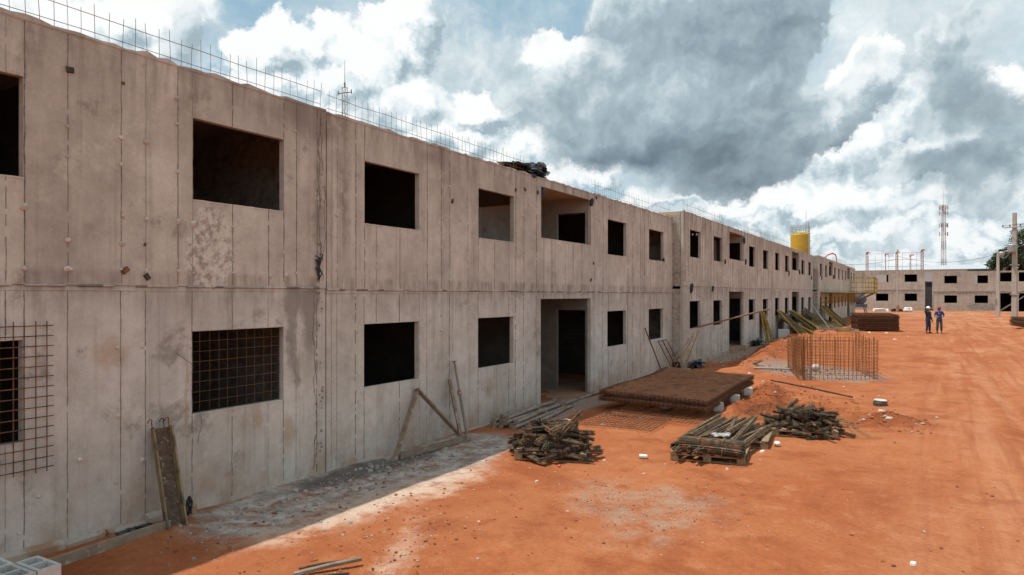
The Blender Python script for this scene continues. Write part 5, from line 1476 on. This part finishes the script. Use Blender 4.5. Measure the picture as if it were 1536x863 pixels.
# faces -y locally; turned a little toward each other
p1 = person(8.3, 53.8, YAW+.35, 'man in a white hard hat and dark navy clothes, one arm raised', WHITEM, NAVY, NAVY,
       ((-.36,-.10,1.52),(-.22,-.26,1.62),(-.12,-.22,1.66)), ((.26,.02,1.14),(.27,-.08,.90),(.26,-.11,.82)))
p2 = person(8.95, 54.15, YAW-.35, 'man in a red hard hat and bright blue shirt holding a phone in both hands', simple('red_helmet', (.38,.02,.02),(.45,.03,.028),3,.35), BLUES, JEAN,
       ((-.28,-.02,1.15),(-.11,-.24,1.10),(-.05,-.29,1.12)), ((.28,-.02,1.15),(.11,-.24,1.10),(.05,-.29,1.12)))
mb = MB(); mb.box((-.042,-.345,1.10),(.042,-.335,1.24)); ph = mb.build('phone', BLACKP, None, (8.95, 54.15, gz(8.95,54.15)), (0,0,YAW-.35)); tag(ph, 'black phone held by the man in the red hard hat', 'phone')
mb = MB(); mb.box((-.09,-.142,1.31),(-.03,-.136,1.35)); mb.build('chest_badge', WHITEM, p2)
mb = MB(); mb.box((.22,-.15,.80),(.30,-.09,.90), jit=.015); mb.build('work_glove', YEL, p1)

# ------------------------------------------------------------------ litter and stones
def scrap(x, y, s_, k, mat, label, group, flat=.5):
    vs = []
    n = 7; gq = random.Random(k)
    for j in range(n):
        a = 2*PI*j/n; rr = s_*gq.uniform(.6,1.3); vs.append((rr*math.cos(a), rr*.6*math.sin(a), s_*flat*gq.uniform(.0,.5)+.004))
    top = [(v[0]*.7, v[1]*.7, v[2]+s_*flat*gq.uniform(.25,.5)) for v in vs]
    mb = MB(); mb.add([(v[0],v[1],-.01) for v in vs]+top, [tuple(range(n-1,-1,-1)), tuple(range(n,2*n))]+[(j,(j+1)%n,n+(j+1)%n,n+j) for j in range(n)])
    o = mb.build('litter_scrap', mat, None, on(x,y), (0,0,gq.uniform(0,6))); tag(o, label, 'litter', group); return o
WL = 'small pale scrap of plaster or paper lying on the red soil'
for k, (x, y, s_) in enumerate([(7.94,8.15,.07),(7.25,16.9,.12),(7.4,16.6,.09),(6.9,17.2,.08),(5.45,21.3,.13),(5.73,17.6,.06),(5.6,12.6,.08),(5.7,11.9,.045),(4.3,10.2,.04),(3.1,8.9,.05),(3.45,10.6,.04),(2.2,13.4,.06),(2.6,14.6,.08),(3.2,14.1,.04),(4.6,21.2,.05),(6.4,20.4,.06),(7.0,21.0,.06),(4.9,22.4,.05),(3.4,6.9,.03),(2.9,8.2,.03),(2.35,7.7,.04),(4.1,7.9,.03),(3.7,22.5,.06),(6.0,22.6,.05),(2.4,35.3,.18),(2.9,24.5,.13),(3.3,25.6,.07),(6.6,46,.14),(5.4,41,.12),(4.9,52,.2),(5.9,52.8,.15),(7.2,49.5,.12),(5.35,11.1,.07),(4.7,18.9,.06),(6.2,18.2,.06),(4.55,19.8,.05)]):
    scrap(x, y, s_*.8, k, LIME if k % 3 else WHITEP, WL, 'pale litter on the soil')
mb = MB(); mb.lathe([(.035,0),(.038,.03),(.036,.12),(.02,.14)], 10); o = mb.build('plastic_cup', WHITEP, None, on(3.88,11.1,.037), (0,PI/2,.3)); tag(o, 'white plastic cup lying on open soil between the two near rebar piles', 'cup')
mb = MB(); mb.rock((0,0,.05), .075, 77, .7); o = mb.build('plastic_bag', WHITEP, None, on(5.72,13.3), smooth=True); tag(o, 'small white plastic bag beside the slatted end of the far middle pallet', 'bag')
mb = MB(); mb.lathe([(.15,0),(.16,.02),(.165,.14),(.15,.16)], 14); mb.lathe([(.13,.161),(.14,.165),(.13,.18)], 14, mi=0); o = mb.build('paint_can', simple('can_dark', (.06,.055,.05),(.12,.11,.10),6,.5), None, on(7.1,19.5,-.06), (.05,.03,0)); tag(o, 'short round can with a pale lid on the soil past the dug hollow', 'can')
mb = MB(); mb.lathe([(.02,0),(.152,.004),(.152,.016),(.02,.02)], 14); l_ = mb.build('lid', LIME, o, (0,0,.182))
mb = MB(); mb.rock((0,0,.02), .035, 5, .6); o = mb.build('red_scrap', REDP, None, on(3.02,9.78)); tag(o, 'tiny red plastic scrap at the foot of the near rebar heap', 'litter')
for x, y, rz in ((2.62,26.4,.3),):
    mb = MB(); mb.beam((0,0,.02),(.25,-.35,.18), .10,.06); o = mb.build('timber_offcut', WOODP, None, on(x,y), (0,0,rz)); tag(o, 'pale timber offcut lying on the spoil ridge', 'timber')
# rubble by the wall: dark plastic among broken plaster
crumple(.30, 4.45, .05, .07, .22, .07, 4, 'plastic_scrap', BLACKP, 'black plastic scrap caught behind the long plank', 'plastic scrap', 14)
crumple(.16, 5.24, .14, .03, .05, .10, 9, 'plastic_scrap', BLACKP, 'black plastic strip hanging at the wall foot beside the leaning channel form', 'plastic scrap', 12)
crumple(.75, 25.6, .16, .2, .5, .14, 14, 'plastic_scrap', BLACKP, 'grey black plastic heap at the foot of the stepped corner', 'plastic scrap', 18)
crumple(.75, 36.5, .3, .25, .7, .18, 17, 'plastic_scrap', BLACKP, 'black plastic heap past the dark doorway of the stepped block', 'plastic scrap', 18)
# countless stones and crumbs
gq = random.Random(99)
mb = MB()
def stones(n, fx_, fy_, s0_, s1_, mis):
    for k in range(n):
        x, y = fx_(), fy_()
        if x < .12 and y < 25: continue
        s_ = s0_*(s1_/s0_)**(gq.random()**2.2)
        mb.rock((x, y, gz(x,y)+s_*.25), s_, gq.randrange(1000), .7, gq.choice(mis))
stones(420, lambda: gq.uniform(.8,9), lambda: 4+gq.random()**1.4*18, .006, .028, (0,0,0,0,1,2,2))
stones(320, lambda: gq.gauss(.75,.45), lambda: gq.gauss(8.0,1.7), .012, .055, (3,1,3,1))
stones(450, lambda: gq.gauss(.8,.5), lambda: gq.uniform(4.2,11), .006, .026, (3,1,2,3))
stones(220, lambda: gq.gauss(2.2,.5), lambda: gq.gauss(6.8,1.3), .005, .022, (1,0,0))
stones(300, lambda: gq.gauss(3.1,.35), lambda: gq.gauss(5.6,.9), .006, .022, (1,0,2,0))
stones(260, lambda: gq.gauss(4.4,.35), lambda: gq.gauss(18.2,1.8), .012, .05, (0,0,0,0,0,0,0,4))
stones(250, lambda: gq.gauss(7.2,.5), lambda: gq.gauss(16.9,.5), .012, .05, (0,0,0,0,1,4))
stones(250, lambda: gq.gauss(5.6,.9), lambda: gq.gauss(19.4,.8), .012, .04, (0,0,0,0,4))
stones(500, lambda: gq.gauss(2.3,.6), lambda: gq.uniform(26,44), .015, .06, (0,0,0,0,0,1))
stones(420, lambda: gq.gauss(5.0,1.1), lambda: gq.gauss(25.8,1.1), .015, .04, (3,1,3,2))
stones(500, lambda: gq.gauss(4.8,.8), lambda: gq.gauss(8.7,.7), .005, .016, (3,1,2))
stones(350, lambda: gq.gauss(.6,.4), lambda: gq.uniform(12,40), .01, .05, (1,1,3,0))
CLOD = simple('soil_clod', (.27,.085,.034),(.36,.13,.055),9,.95); CLODD = simple('dark_clod', (.14,.05,.025),(.22,.075,.032),9,.95); GRST = simple('grey_stone', (.24,.225,.21),(.36,.34,.32),9,.95); CHIP = simple('plaster_chip', (.38,.29,.23),(.50,.42,.36),9,.95)
o = mb.build('loose_stones', [CLOD, CHIP, CLODD, GRST, CLODD]); tag(o, kind='stuff'); o['label'] = 'loose crumbs of soil, gravel and plaster strewn over the yard'; o['category'] = 'stones'
